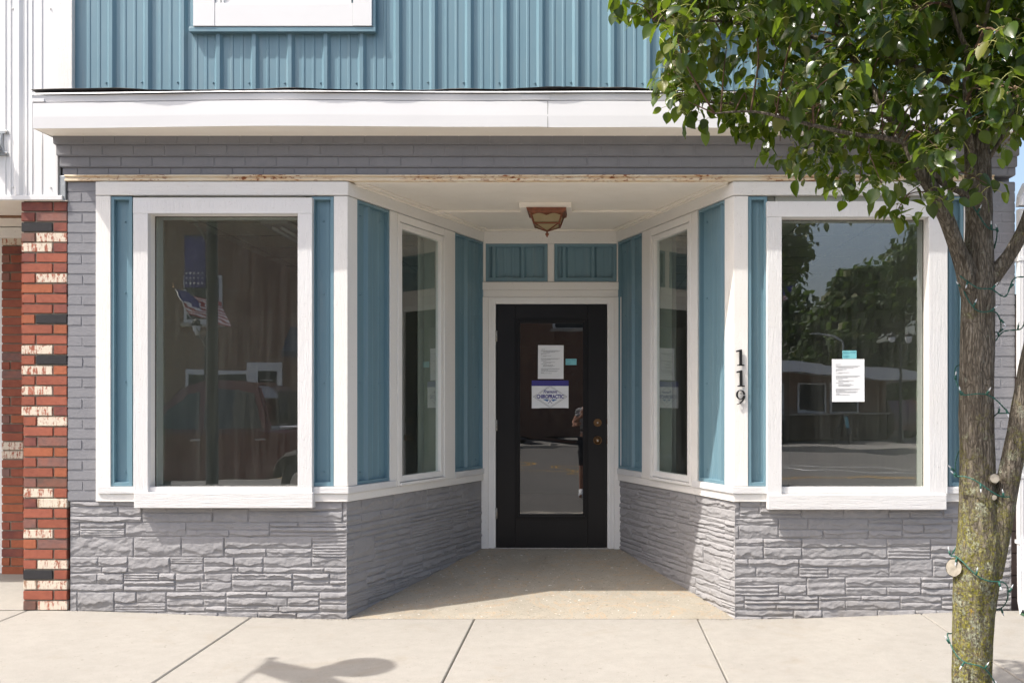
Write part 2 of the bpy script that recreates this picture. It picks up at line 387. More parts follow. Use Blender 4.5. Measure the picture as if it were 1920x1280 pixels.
M['numb'] = simple('black_number_paint', (.012, .012, .013), .35, 0, .1, 30)
M['shingle'] = simple('weathered_roof_felt', (.07, .062, .055), .9, 0, .4, 30, .6, 60)

# ------------------------------------------------------------------ numeric noise
rng = np.random.RandomState(11)
TAB = rng.rand(256, 256)
def vnoise(u, v):
    iu = np.floor(u).astype(int); iv = np.floor(v).astype(int); fu = u-iu; fv = v-iv
    fu = fu*fu*(3-2*fu); fv = fv*fv*(3-2*fv)
    a = TAB[iu & 255, iv & 255]; b = TAB[(iu+1) & 255, iv & 255]; c = TAB[iu & 255, (iv+1) & 255]; d = TAB[(iu+1) & 255, (iv+1) & 255]
    return (a*(1-fu)+b*fu)*(1-fv)+(c*(1-fu)+d*fu)*fv-.5
def fbm(u, v, o=4, g=.55):
    s = 0; a = 1
    for k in range(o): s = s+a*vnoise(u*2**k+17.3*k, v*2**k+9.1*k); a *= g
    return s

# ------------------------------------------------------------------ ground
def bow(x): 
    t = min(1, max(0, (abs(x+.3)-1.3)/1.9)); return .055*t*t*(3-2*t)
def walk_z(x, y): return .013*y*(1 if y < 0 else 6)+bow(x)
def flat_sheet(name, x0, x1, y0, y1, z, m, lab):
    o = MB().raw([(x0,y0,z),(x1,y0,z),(x1,y1,z),(x0,y1,z)], [(0,1,2,3)]).build(name, m); o['kind'] = 'structure'; return o
flat_sheet('ground', -400, 400, -400, 400, -.33, M['earth'], '')
flat_sheet('road', -200, 200, -25, -2.95, -.20, M['asphalt'], '')
flat_sheet('car_park', -60, 120, -62, -27.5, -.12, M['asphalt'], '')
# pavement slabs with tooled joints
m_ = MB()
joints = [-2.17+1.435*k for k in range(-9, 12)]
for a, b in zip(joints[:-1], joints[1:]):
    for (ya, yb) in ((-2.8, -1.36), (-1.354, 0.0)) if False else ((-2.8, -.002),):
        g = .0035; xs = np.linspace(a+g, b-g, 9); ys = np.linspace(ya, yb, 7)
        xs = [a+g]+[a+g+.006]+list(xs[1:-1])+[b-g-.006]+[b-g]; V = []; Fc = []
        for i, x in enumerate(xs):
            for y in ys:
                V.append((x, y, walk_z(x, y)-(.006 if i in (0, len(xs)-1) else 0)))
        n = len(ys)
        for i in range(len(xs)-1):
            for j in range(n-1): Fc.append((i*n+j, (i+1)*n+j, (i+1)*n+j+1, i*n+j+1))
        m_.raw(V, Fc)
        for x in (a+g, b-g):
            V = [(x, y, walk_z(x, y)-.006) for y in ys]+[(x, y, walk_z(x, y)-.05) for y in ys]
            m_.raw(V, [(j, j+1, n+j+1, n+j) for j in range(n-1)])
        V = [(x, 0-.002, walk_z(x, 0)) for x in xs]+[(x, 0-.002, -.1) for x in xs]; n2 = len(xs)
        m_.raw(V, [(j, j+1, n2+j+1, n2+j) for j in range(n2-1)])
o = m_.build('pavement', M['walk'], smooth=True, angle=25); o['kind'] = 'structure'
m_ = MB(); xs = np.linspace(-14, 13, 60)
V = [(x, -2.8, walk_z(x, -2.8)-.022) for x in xs]+[(x, .1, walk_z(x, 0)-.022) for x in xs]
m_.raw(V, [(i, i+1, 61+i-1+0, 60+i) for i in range(59)])
o = m_.build('pavement_joint_bed', M['joint']); o['kind'] = 'structure'
m_ = MB()
for k in range(9): m_.box(-15+3.2*k, -11.81+3.2*k, -2.95, -2.803, -.32, walk_z(-13.4+3.2*k, -2.8)-.003, .012)
o = m_.build('kerb', M['kerb']); o['kind'] = 'structure'
# far side
o = MB().box(-200, 200, -27.5, -25.2, -.3, -.06).build('far_pavement', M['walk']); o['kind'] = 'structure'
o = MB().box(-200, 200, -25.2, -25.0, -.3, -.055, .01).build('far_kerb', M['kerb']); o['kind'] = 'structure'
# markings
def stripe(name, p, q, wd, m, z=-.196):
    a, b = Vector(p), Vector(q); d = (b-a).normalized(); s = Vector((-d.y, d.x))*wd/2
    o = MB().raw([(a.x-s.x, a.y-s.y, z), (b.x-s.x, b.y-s.y, z), (b.x+s.x, b.y+s.y, z), (a.x+s.x, a.y+s.y, z)], [(0,1,2,3)]).build(name, m); o['kind'] = 'structure'
stripe('road_marking', (-60, -13.9), (60, -13.9), .12, M['yellow']); stripe('road_marking', (-60, -14.2), (60, -14.2), .12, M['yellow'])
stripe('road_marking', (2, -20), (10, -12.5), .13, M['white_paint']); stripe('road_marking', (3.6, -20), (11, -14.5), .13, M['white_paint'])
for k in range(7): stripe('road_marking', (-12+3.2*k, -2.96), (-12+3.2*k-.0, -5.3), .1, M['white_paint'])

m_ = MB(); V = []; gx = np.linspace(-8.4, -3.34, 20); gy = np.linspace(.003, 1.1, 8)
for x in gx:
    for y in gy: V.append((x, y, walk_z(x, y)+.002))
m_.raw(V, [(i*8+j, (i+1)*8+j, (i+1)*8+j+1, i*8+j+1) for i in range(19) for j in range(7)])
o = m_.build('lobby_floor', M['walk'], smooth=True); o['kind'] = 'structure'
# entrance floor (a ramp up to the door)
FC, FD = Xp(650), Xp(1378)                 # front corners
BC, BD = Xp(905, 1.74), Xp(1160, 1.74)     # back corners
DEP = 1.74; RAMP = .1103
m_ = MB(); V = []; Fc = []; ny, nx = 24, 24
for j in range(ny+1):
    y = .003+(DEP+.05)*j/ny
    for i in range(nx+1):
        xa = FC+(BC-FC)*y/DEP-.05; xb = FD+(BD-FD)*y/DEP+.05
        x = xa+(xb-xa)*i/nx
        V.append((x, y, RAMP*y+bow(x)*.3+.0025*math.sin(x*3+y*2)*min(1, y*3)))
for j in range(ny):
    for i in range(nx): Fc.append((j*(nx+1)+i, j*(nx+1)+i+1, (j+1)*(nx+1)+i+1, (j+1)*(nx+1)+i))
m_.raw(V, Fc); n = nx+1
m_.raw([(FC-.05, .003, 0), (FD+.05, .003, 0), (FD+.05, .003, -.1), (FC-.05, .003, -.1)], [(0,1,2,3)])
o = m_.build('entrance_floor', M['porch'], smooth=True); o['kind'] = 'structure'

# ------------------------------------------------------------------ storefront building
B = tag(empty('storefront_building'), 'blue and white two storey storefront with grey painted stone base and recessed entrance', 'building')
SLL = math.hypot(BC-FC, DEP); SRL = math.hypot(FD-BD, DEP)
FL = frame((FC, 0, 0), math.atan2(DEP, BC-FC))                  # left splayed wall, x from street to door
FR = frame((BD, DEP, 0), math.atan2(-DEP, FD-BD))               # right splayed wall, x from door to street
XL, XR = Xp(132), Xp(1896)
ZS = .757                                                        # top of the stone
def stone_wall(W, H, Mx, seed, fade0=True, fade1=True, zb=-.06, x0=0):
    rr = random.Random(seed); st = .0044
    nu, nv = int(W/st)+1, int(H/st)+1
    u = np.linspace(0, W, nu); v = np.linspace(0, H, nv); U, V = np.meshgrid(u, v, indexing='ij')
    Hh = np.full(U.shape, -.0095)
    warp = .0045*fbm(U*9+seed, V*7, 3)
    z = 0
    while z < H:
        bh = min(rr.choice((.092, .105, .118, .13)), H-z); 
        if H-z-bh < .05: bh = H-z
        x = -rr.uniform(0, .3)
        while x < W:
            bl = rr.uniform(.2, .62)
            k = rr.random(); cuts = [0, 1] if k < .16 else ([0, rr.uniform(.33, .67), 1] if k < .74 else [0, rr.uniform(.25, .4), rr.uniform(.6, .75), 1])
            for c0, c1 in zip(cuts[:-1], cuts[1:]):
                parts = [0, 1] if rr.random() < .5 or bl < .3 else [0, rr.uniform(.3, .7), 1]
                for p0, p1 in zip(parts[:-1], parts[1:]):
                    xa, xb, za, zb_ = x+bl*p0, x+bl*p1, z+bh*c0, z+bh*c1
                    ia, ib = max(0, int((xa-.006)/st)), min(nu, int((xb+.006)/st)+1); ja, jb = max(0, int((za-.006)/st)), min(nv, int((zb_+.006)/st)+1)
                    if ib <= ia or jb <= ja: continue
                    u_ = U[ia:ib, ja:jb]; v_ = V[ia:ib, ja:jb]; w_ = warp[ia:ib, ja:jb]; sd_ = rr.uniform(0, 200)
                    d = np.minimum(np.minimum(u_-xa, xb-u_), np.minimum(v_-za, zb_-v_)+w_)-.0008
                    edge = np.clip(d/.006, 0, 1); edge = edge*edge*(3-2*edge)
                    s = (v_-za)/(zb_-za); pr = rr.uniform(.55, 1.15)
                    rdg = rr.uniform(.3, .55)+.55*fbm(u_*9+sd_, v_*3+sd_, 3)+.10*vnoise(u_*45+sd_, v_*6)
                    if rr.random() < .25: rdg = rdg*.4+.5*np.abs(2*((u_-xa)/(xb-xa))-1)*.5
                    up = 1-.62*np.clip((s-rdg)/(1.02-np.minimum(rdg, .9)), 0, 1)
                    dn = .42+.58*np.clip(1-(rdg-s)/.11, 0, 1)
                    prof = np.where(s > rdg, up, dn)
                    if rr.random() < .12:       # sawn-looking striated stones
                        prof = .62+.22*np.sin(s*rr.uniform(14, 26)+3*fbm(u_*3+sd_, v_*2, 2))
                    hh = -.009+.017*pr*prof+.0058*fbm(u_*20+sd_, v_*38, 5, .62)+.009*np.abs(fbm(u_*9+sd_, v_*20+sd_, 4))+.005*fbm(u_*3+sd_, v_*6, 2)
                    hh = -.0095+(hh+.0095)*edge
                    Hh[ia:ib, ja:jb] = np.maximum(Hh[ia:ib, ja:jb], hh)
            x += bl
        z += bh
    f = np.ones_like(U)
    if fade0: f *= np.clip(U/.012, 0, 1)
    if fade1: f *= np.clip((W-U)/.012, 0, 1)
    Hh = (Hh*.66-.0022)*f
    P = np.stack([U+x0, -Hh, V+zb], -1).reshape(-1, 3)
    Mn = np.array(Mx); P = P @ Mn[:3, :3].T+Mn[:3, 3]
    idx = np.arange(nu*nv).reshape(nu, nv)
    q = np.stack([idx[:-1, :-1], idx[1:, :-1], idx[1:, 1:], idx[:-1, 1:]], -1).reshape(-1, 4)
    me = bpy.data.meshes.new('stone_wall'); me.vertices.add(len(P)); me.vertices.foreach_set('co', P.astype(np.float32).ravel())
    me.loops.add(q.size); me.loops.foreach_set('vertex_index', q.ravel().astype(np.int32)); me.polygons.add(len(q))
    me.polygons.foreach_set('loop_start', np.arange(0, q.size, 4, dtype=np.int32)); me.polygons.foreach_set('loop_total', np.full(len(q), 4, np.int32))
    me.update(); me.validate()
    o = link('stone_wall', me, M['stone'], B, True)
    try: me.set_sharp_from_angle(angle=math.radians(38))
    except Exception: pass
    return o
HS = ZS+.06
stone_wall(FC-XL, HS, Matrix.Translation((XL, 0, 0)), 3, True, True)
stone_wall(SLL, HS, FL, 8, True, False)
stone_wall(SRL, HS, FR, 21, False, True)
stone_wall(XR-FD, HS, Matrix.Translation((FD, 0, 0)), 34, True, True)
# solid core behind the stone (keeps the interior dark)
for Mx_, x0_, x1_, y0_ in ((ID, XL+.005, FC-.01, .02), (ID, FD+.01, XR-.005, .02), (FL, .03, SLL, .02), (FR, 0, SRL-.03, .02), (ID, XL+.0003, XL+.004, .004), (ID, XR-.004, XR-.0003, .004)):
    MB(Mx_).box(x0_, x1_, y0_, .14, -.1, ZS-.006).build('wall_core', M['gmortar'], B)

rl_ = random.Random(77); lt = MB()
def bit(x, y, z, s_):
    a = rl_.uniform(0, 6.28); u = Vector((math.cos(a), math.sin(a), rl_.uniform(-.2, .2)))*s_; v = Vector((-math.sin(a), math.cos(a), rl_.uniform(-.2, .3)))*s_*rl_.uniform(.3, .8); p = Vector((x, y, z+.0015))
    lt.raw([tuple(p-u), tuple(p-v), tuple(p+u), tuple(p+v), tuple(p+Vector((0, 0, s_*.5)))], [(0,1,4), (1,2,4), (2,3,4), (3,0,4)])
for i in range(900):
    k_ = rl_.random()
    if k_ < .45: x = rl_.choice((rl_.uniform(XL, FC), rl_.uniform(FD, XR), rl_.gauss(FC, .12), rl_.gauss(FD, .12))); y = -.012-abs(rl_.gauss(0, .018)); bit(x, y, walk_z(x, y), rl_.uniform(.001, .004))
    elif k_ < .60: x = rl_.uniform(FC, FD); bit(x, rl_.gauss(0, .006), .002, rl_.uniform(.001, .003))
    elif k_ < .85:
        t = rl_.random(); y = t*DEP; x = (FC+(BC-FC)*t+abs(rl_.gauss(.012, .02))) if rl_.random() < .5 else (FD+(BD-FD)*t-abs(rl_.gauss(.012, .02))); bit(x, y, RAMP*y+.001, rl_.uniform(.001, .0045))
    elif k_ < .93: y = rl_.uniform(.1, 1.7); x = rl_.uniform(FC+(BC-FC)*y/DEP, FD+(BD-FD)*y/DEP); bit(x, y, RAMP*y+.001, rl_.uniform(.001, .005))
    else: x = rl_.uniform(-3, 3); y = -rl_.uniform(0, 1.4); bit(x, y, walk_z(x, y), rl_.uniform(.001, .004))
lo_ = lt.build('litter', simple('dry_litter', (.13, .10, .07), .9, 0, .6, 90)); lo_['kind'] = 'stuff'
# bricks -------------------------------------------------------------
def brick(mb, x0, x1, yf, z0, z1, dep=.05, j=.0012, rr=R):
    b = bmesh.new(); bmesh.ops.create_cube(b, size=1)
    yo = rr.uniform(-j, j)
    for v in b.verts:
        v.co = Vector(((x0+x1)/2+v.co.x*(x1-x0), yf+yo+dep/2+v.co.y*dep, (z0+z1)/2+v.co.z*(z1-z0)))
        v.co.x += rr.uniform(-j, j); v.co.z += rr.uniform(-j, j)*.7
    bmesh.ops.bevel(b, geom=list(b.edges), offset=.0028, segments=2, affect='EDGES')
    n0 = len(mb.bm.verts); mb.add(b); return n0
def grey_pier(x0, x1, z0, z1, pitch=.0656):
    mb = MB(); n = int(round((z1-z0)/pitch)); p = (z1-z0)/n
    for k in range(n):
        za, zb = z0+k*p+.0035, z0+(k+1)*p-.0035
        cuts = [x0, x1] if (k+n) % 2 else [x0, (x0+x1)/2+R.uniform(-.004, .004), x1]
        for a, b in zip(cuts[:-1], cuts[1:]): brick(mb, a+(.003 if a > x0 else 0), b-(.003 if b < x1 else 0), -.003, za, zb, .04)
    o = mb.build('brick_pier', M['gbrick'], B)
    MB().box(x0+.003, x1-.003, -.0002, .2, z0, z1).build('mortar_bed', M['gmortar'], o)
PL0, PL1 = Xp(127), Xp(183); PR0, PR1 = Xp(1850), Xp(1903)
grey_pier(PL0, PL1, ZS, 2.806); grey_pier(PR0, PR1, ZS, 2.806)
BX0, BX1 = Xp(107), Xp(1909)
zc = [3.083, 3.036, 2.966, 2.893, 2.848]
band = MB(); zz = [(3.036+.002, 3.10, .050), (2.968, 3.034, .034), (2.900, 2.964, .018), (2.8475, 2.896, .004)]
for k, (za, zb, pr) in enumerate(zz):
    a = BX0+(.0 if k == 0 else .012*k); x = a-(.10 if k % 2 else 0); e = BX1-.006*k
    while x < e:
        b = x+.199
        xa, xb = max(x, a), min(b, e)
        if xb-xa > .02: brick(band, xa+(.0022 if xa > a else 0), xb-(.0022 if xb < e else 0), -pr, za, zb, .09+pr, .0006)
        x = b
bo = band.build('brick_band', M['gbrick'], B)
mb = MB()
for k, (za, zb, pr) in enumerate(zz): mb.box(BX0+.004+.012*k, BX1-.004-.006*k, -pr+.0035, .2-k*.01, za-.0025, zb+(.0025 if k else 0))
mb.build('mortar_bed', M['gmortar'], bo)
# steel lintel with rust
l = MB(); lx0, lx1 = Xp(124), Xp(1862)
xs = np.linspace(lx0, lx1, 60)
rl = random.Random(5); prof = [(-.022, 2.8465), (-.024, 2.838), (-.012, 2.835), (-.013, 2.824), (-.020, 2.822), (-.020, 2.809), (.08, 2.808)]
V = []; 
for x in xs:
    w0 = rl.uniform(-.0012, .0012)
    for (y, z) in prof: V.append((x, y+w0+rl.uniform(-.0005, .0005), z+rl.uniform(-.0007, .0007)))
n = len(prof); l.raw(V, [(i*n+k, (i+1)*n+k, (i+1)*n+k+1, i*n+k+1) for i in range(59) for k in range(n-1)])
l.build('lintel_flashing', M['rust'], B)
MB().box(PL0, PR1, .085, .2, 2.8155, 2.846).build('lintel_beam', M['gmortar'], B)

# canopy --------------------------------------------------------------
CX0, CX1, CY = Xp(62, -.25), 3.05, -.25
def sag(x):
    t = (x-CX0)/(CX1-CX0); return .011*math.sin(t*math.pi*1.35)+.004*math.sin(x*2.3)-.012*max(0, t-.55)*2
can = empty('canopy'); can.parent = B
xs = sorted(list(np.linspace(CX0, CX1, 90))); seam = Xp(1027, -.25)
V = []; fs = []
prof = [(CY, 3.079), (CY-.002, 3.15), (CY, 3.236), (CY+.012, 3.238), (CY+.012, 3.243), (CY+.004, 3.2445), (CY+.002, 3.283)]
for i, x in enumerate(xs):
    for y, z in prof: V.append((x, y+.0018*math.sin(x*4.1), z+sag(x)+(-.004 if x > seam else 0)*(1 if z < 3.2 else 0)))
n = len(prof)
f_ = MB().raw(V, [(i*n+k, (i+1)*n+k, (i+1)*n+k+1, i*n+k+1) for i in range(89) for k in range(n-1)])
f_.raw([(CX0, CY, 3.079+sag(CX0)), (CX0, -.03, 3.079), (CX0, -.03, 3.29), (CX0, CY, 3.283+sag(CX0))], [(0,1,2,3)])
f_.raw([(CX1, CY, 3.079+sag(CX1)), (CX1, .0, 3.079), (CX1, .0, 3.29), (CX1, CY, 3.283+sag(CX1))], [(0,1,2,3)])
f_.box(CX0-.004, CX0+.07, CY-.004, CY+.004, 3.243+sag(CX0), 3.262+sag(CX0), .001)
f_.box(seam-.16, seam+.01, CY-.003, CY+.004, 3.244+sag(seam), 3.276+sag(seam), .001)
fo = f_.build('fascia', M['white_metal'], can)
s_ = MB(); 
V = []
for x in xs: V += [(x, CY+.001, 3.0795+sag(x)), (x, -.046, 3.087)]
s_.raw(V, [(2*i, 2*i+1, 2*i+3, 2*i+2) for i in range(89)]); s_.build('soffit', M['ceiling'], can)
MB().box(seam-.0012, seam+.0012, CY-.0034, CY+.01, 3.075+sag(seam), 3.236+sag(seam)).build('seam', M['joint'], can)
# wrinkled drip edge and roof of the canopy
rl = random.Random(9); V1 = []; V2 = []
for i, x in enumerate(np.linspace(CX0-.012, CX1, 260)):
    wv = .0045*math.sin(x*5.3)+.003*math.sin(x*13+1)+rl.uniform(-.0012, .0012); lift = .020*max(0, math.sin(x*2.05+1.9))**3+.010*max(0, math.sin(x*6.0))**2+.003
    zb = 3.290+sag(x)
    V1 += [(x, CY-.014+wv*.8, zb-.004+wv*.2), (x, CY-.008+wv, zb+.006+wv*.4), (x, CY+.05, zb+.012)]
    V2 += [(x, CY-.012+wv+rl.uniform(-.002, .002), zb+.007+lift+rl.uniform(0, .0015)), (x, CY-.005, zb+.011+lift), (x, CY+.06, zb+.018+lift*.4), (x, -.012, 3.342)]
MB().raw(V1, [(3*i+k, 3*i+k+1, 3*i+k+4, 3*i+k+3) for i in range(259) for k in range(2)]).build('drip_edge', M['white_metal'], can, True)
MB().raw(V2, [(4*i+k, 4*i+k+1, 4*i+k+5, 4*i+k+4) for i in range(259) for k in range(3)]).build('roof_felt', M['shingle'], can, True)
MB().box(CX0+.01, CX1-.01, -.045, -.015, 3.1, 3.28).build('canopy_backing', M['joint'], can)

# ribbed siding ---------------------------------------------------------
def rib_profile(u0, u1, ribs, y=0.0, hM=.020, minor=True, mn=.0035):
    pts = [(u0, 0)]; feats = []
    for r in ribs: feats.append((r, .029, .011, hM))
    if minor:
        rs = sorted(ribs)
        full = [rs[0]-.2286]+rs+[rs[-1]+.2286] if rs else []
        for a, b in zip(full[:-1], full[1:]):
            for t in (.36, .64): feats.append((a+(b-a)*t, .011, .006, mn))
    for c, hb, ht, h in sorted(feats):
        if c-hb < u0+.002 or c+hb > u1-.002: continue
        pts += [(c-hb, 0), (c-ht, -h), (c+ht, -h), (c+hb, 0)]
    pts.append((u1, 0))
    return [(u, y+d) for u, d in pts]
def ribbed(mb, prof, z0, z1, nz=1):
    n = len(prof); V = []
    for k in range(nz+1):
        z = z0+(z1-z0)*k/nz
        V += [(u, y, z) for u, y in prof]
    mb.raw(V, [(k*n+i, k*n+i+1, (k+1)*n+i+1, (k+1)*n+i) for k in range(nz) for i in range(n-1)])
def screw(mb, u, y, z): mb.cyl((u, y-.002, z), .0065, .004, 'Y', seg=10); mb.cyl((u, y-.006, z), .0042, .005, 'Y', seg=6)
ribs = [Xp(210)+.2296*k for k in range(-1, 26)]
us = MB(); SX0, SX1 = Xp(137), Xp(1888)
ribbed(us, rib_profile(SX0, SX1, [r for r in ribs if SX0 < r < SX1], 0), 3.30, 6.2)
for r in ribs:
    if SX0 < r-.04 < SX1: screw(us, r-.038, 0, Zp(155)+R.uniform(-.006, .006)); screw(us, r-.038, 0, 4.45)
us.build('upper_siding', M['blue'], B)
MB().box(BX0, BX1, .004, .2, 3.09, 6.25).build('upper_wall', M['gmortar'], B)
MB().box(BX0-.01, BX1+.01, -.05, .25, 6.2, 6.3, .01).build('parapet_cap', M['white_metal'], B)
def corner_board(x0, x1):
    MB().box(x0, x1, -.035, .006, 3.29, 6.2, .004).build('corner_board', M['trim_v'], B)
corner_board(Xp(106, -.03), Xp(136, -.03)); corner_board(Xp(1886, -.03), Xp(1909, -.03))
def upper_window(pxa, pxb):
    a, b = Xp(pxa, -.05), Xp(pxb, -.05); z0 = Zp(49, -.05); z1 = 5.15; cw = .137
    wn = MB(); wn.box(a, a+cw, -.05, -.021, z0, z1, .002); wn.box(b-cw+.018, b, -.05, -.021, z0+.001, z1, .002)
    wn.box(a+cw+.0008, b-cw+.0172, -.048, -.021, z0, z0+.147, .002); wn.box(a+cw+.0008, b-cw+.0172, -.048, -.021, z1-.14, z1, .002)
    o = wn.build('upper_window', M['white_metal'], B)
    MB().box(a+cw, b-cw, -.026, -.0205, z0+.14, z1-.1).build('pane', M['white_metal'], o)
    s = MB(); s.box(a+cw-.01, b-cw+.03, -.036, -.024, (z0+z1)/2-.02, (z0+z1)/2+.02, .002)
    s.box(a+cw+.002, a+cw+.035, -.042, -.024, z0+.145, z1-.14, .002); s.box(a+cw+.04, a+cw+.055, -.040, -.024, z0+.145, z1-.14, .002); s.build('sash', M['white_metal'], o)
    ch = MB(); ch.box(a-.022, a-.0008, -.040, -.001, z0-.002, z1+.02, .002); ch.box(b+.0008, b+.022, -.040, -.001, z0-.002, z1+.02, .002)
    ch.box(a-.03, b+.024, -.044, -.001, z0-.034, z0-.003, .003); ch.box(a-.03, b+.024, -.040, -.001, z1+.001, z1+.024, .003); ch.build('channel', M['blue'], o)
upper_window(362, 697); upper_window(1323, 1658)

# mitred boards round the two front corners ------------------------------
def offs(C, da, db, na, nb, p):   # intersection of both lines pushed out by p
    A = C+na*p; Bp = C+nb*p
    den = da.x*db.y-da.y*db.x; t = ((Bp.x-A.x)*db.y-(Bp.y-A.y)*db.x)/den
    return A+da*t
def corner_piece(name, side, la, lb, p, z0, z1, m, th=.03, la0=0):
    if side < 0:
        C = Vector((FC, 0)); da = Vector((-1, 0)); db = Vector((BC-FC, DEP)).normalized(); nb = Vector((db.y, -db.x))
    else:
        C = Vector((FD, 0)); da = Vector((1, 0)); db = Vector((BD-FD, DEP)).normalized(); nb = Vector((-db.y, db.x))
    na = Vector((0, -1)); o1 = offs(C, da, db, na, nb, p); i1 = offs(C, da, db, na, nb, p-th)
    poly = [o1, C+da*la+na*p, C+da*la+na*(p-th), i1, C+db*lb+nb*(p-th), C+db*lb+nb*p]
    mb = MB(); mb.prism([tuple(q) for q in poly], z0, z1)
    bmesh.ops.bevel(mb.bm, geom=[e for e in mb.bm.edges], offset=.0025, segments=2, affect='EDGES')
    return mb.build(name, m, B)
ZH0, ZH1 = 2.716, 2.803           # header board
ZP0, ZP1 = .853, 2.713
corner_piece('header_board', -1, FC-Xp(182), SLL-.004, .020, ZH0+.0005, ZH1, M['trim_h'])
corner_piece('header_board', 1, Xp(1852)-FD, SRL-.004, .020, ZH0+.0005, ZH1, M['trim_h'])
corner_piece('bottom_board', -1, FC-Xp(187), SLL-.004, .016, ZS-.003, .806, M['trim_h'])
corner_piece('bottom_board', 1, Xp(1850)-FD, SRL-.004, .016, ZS-.003, .806, M['trim_h'])
corner_piece('bottom_ledge', -1, FC-Xp(187), .285*SLL, .028, .807, .851, M['sill'])
corner_piece('bottom_ledge', 1, Xp(1850)-FD, .285*SRL, .028, .807, .851, M['sill'])
corner_piece('corner_post', -1, Xp(650)-Xp(627), .052*SLL, .014, ZP0, ZP1, M['trim_v'])
corner_piece('corner_post', 1, Xp(1402)-Xp(1378), .058*SRL, .014, ZP0, ZP1, M['trim_v'])

def wall_board(M_, u0, u1, z0, z1, y0=-.012, y1=.03, m='trim_v', name='trim_board', parent=None, bev=.0025):
    return MB(M_).box(u0, u1, y0, y1, z0, z1, bev).build(name, M[m], parent or B)
# outer jamb boards of the two front bays
wall_board(ID, Xp(182), Xp(209.5), .7555, ZP1, -.017, .0)
wall_board(ID, Xp(1806), Xp(1852), .7555, ZP1, -.017, .0)
MB().box(Xp(183), Xp(209), -.0, .05, ZS, ZP1).build('jamb_backing', M['gmortar'], B)

def blue_panel(M_, u0, u1, z0, z1, ribs, rec=.020, fw=.02, screws=(), wide=0):
    o = MB(M_)
    ribbed(o, rib_profile(u0+.004, u1-.004, ribs, rec, .022, True, .0018), z0+.004, z1-.004)
    for u, z in screws: screw(o, u, rec, z)
    p = o.build('siding_panel', M['blue'], B)
    c_ = MB(M_); yf = -.010
    c_.box(u0, u0+fw, yf, rec+.004, z0, z1, .0015); c_.box(u1-fw, u1, yf, rec+.004, z0, z1, .0015)
    c_.box(u0+fw+.0004, u1-fw-.0004, yf+.0006, rec+.004, z0, z0+fw*1.25, .0015); c_.box(u0+fw+.0004, u1-fw-.0004, yf+.0006, rec+.004, z1-fw, z1, .0015)
    c_.build('edge_channel', M['blue'], p); return p
SC = [Zp(412), Zp(550), Zp(716), Zp(885)]
def strip(pa, pb, rpx, spx):
    u0, u1 = Xp(pa), Xp(pb); blue_panel(ID, u0, u1, ZP0, ZP1-.004, [Xp(r) for r in rpx], .022, .020, [(Xp(spx), z+R.uniform(-.01, .01)) for z in SC])
strip(209.5, 249, [262], 232); strip(585, 626.5, [571], 605); strip(1402.5, 1438, [1399], 1424); strip(1777.5, 1805.5, [1770], 1797)
def tl(t): return t*SLL
def tr(t): return (1-t)*SRL
zz4 = [2.62, 2.1, 1.52, .93]
blue_panel(FL, tl(.0535), tl(.2545), ZP0, 2.712, [tl(.13), tl(.254)-.0], .020, .018, [(tl(.0926), z) for z in zz4]+[(tl(.2155), z) for z in zz4])
blue_panel(FL, tl(.741), tl(.996), ZP0, 2.712, [tl(.865), tl(.985)], .020, .016, [(tl(.83), z) for z in zz4]+[(tl(.952), z) for z in zz4])
blue_panel(FR, tr(.2515), tr(.0595), ZP0, 2.712, [tr(.098)], .020, .018, [(tr(.215), z) for z in zz4]+[(tr(.085), z) for z in zz4])
blue_panel(FR, tr(.996), tr(.7365), ZP0, 2.712, [tr(.865)], .020, .016, [(tr(.95), z) for z in zz4]+[(tr(.83), z) for z in zz4])
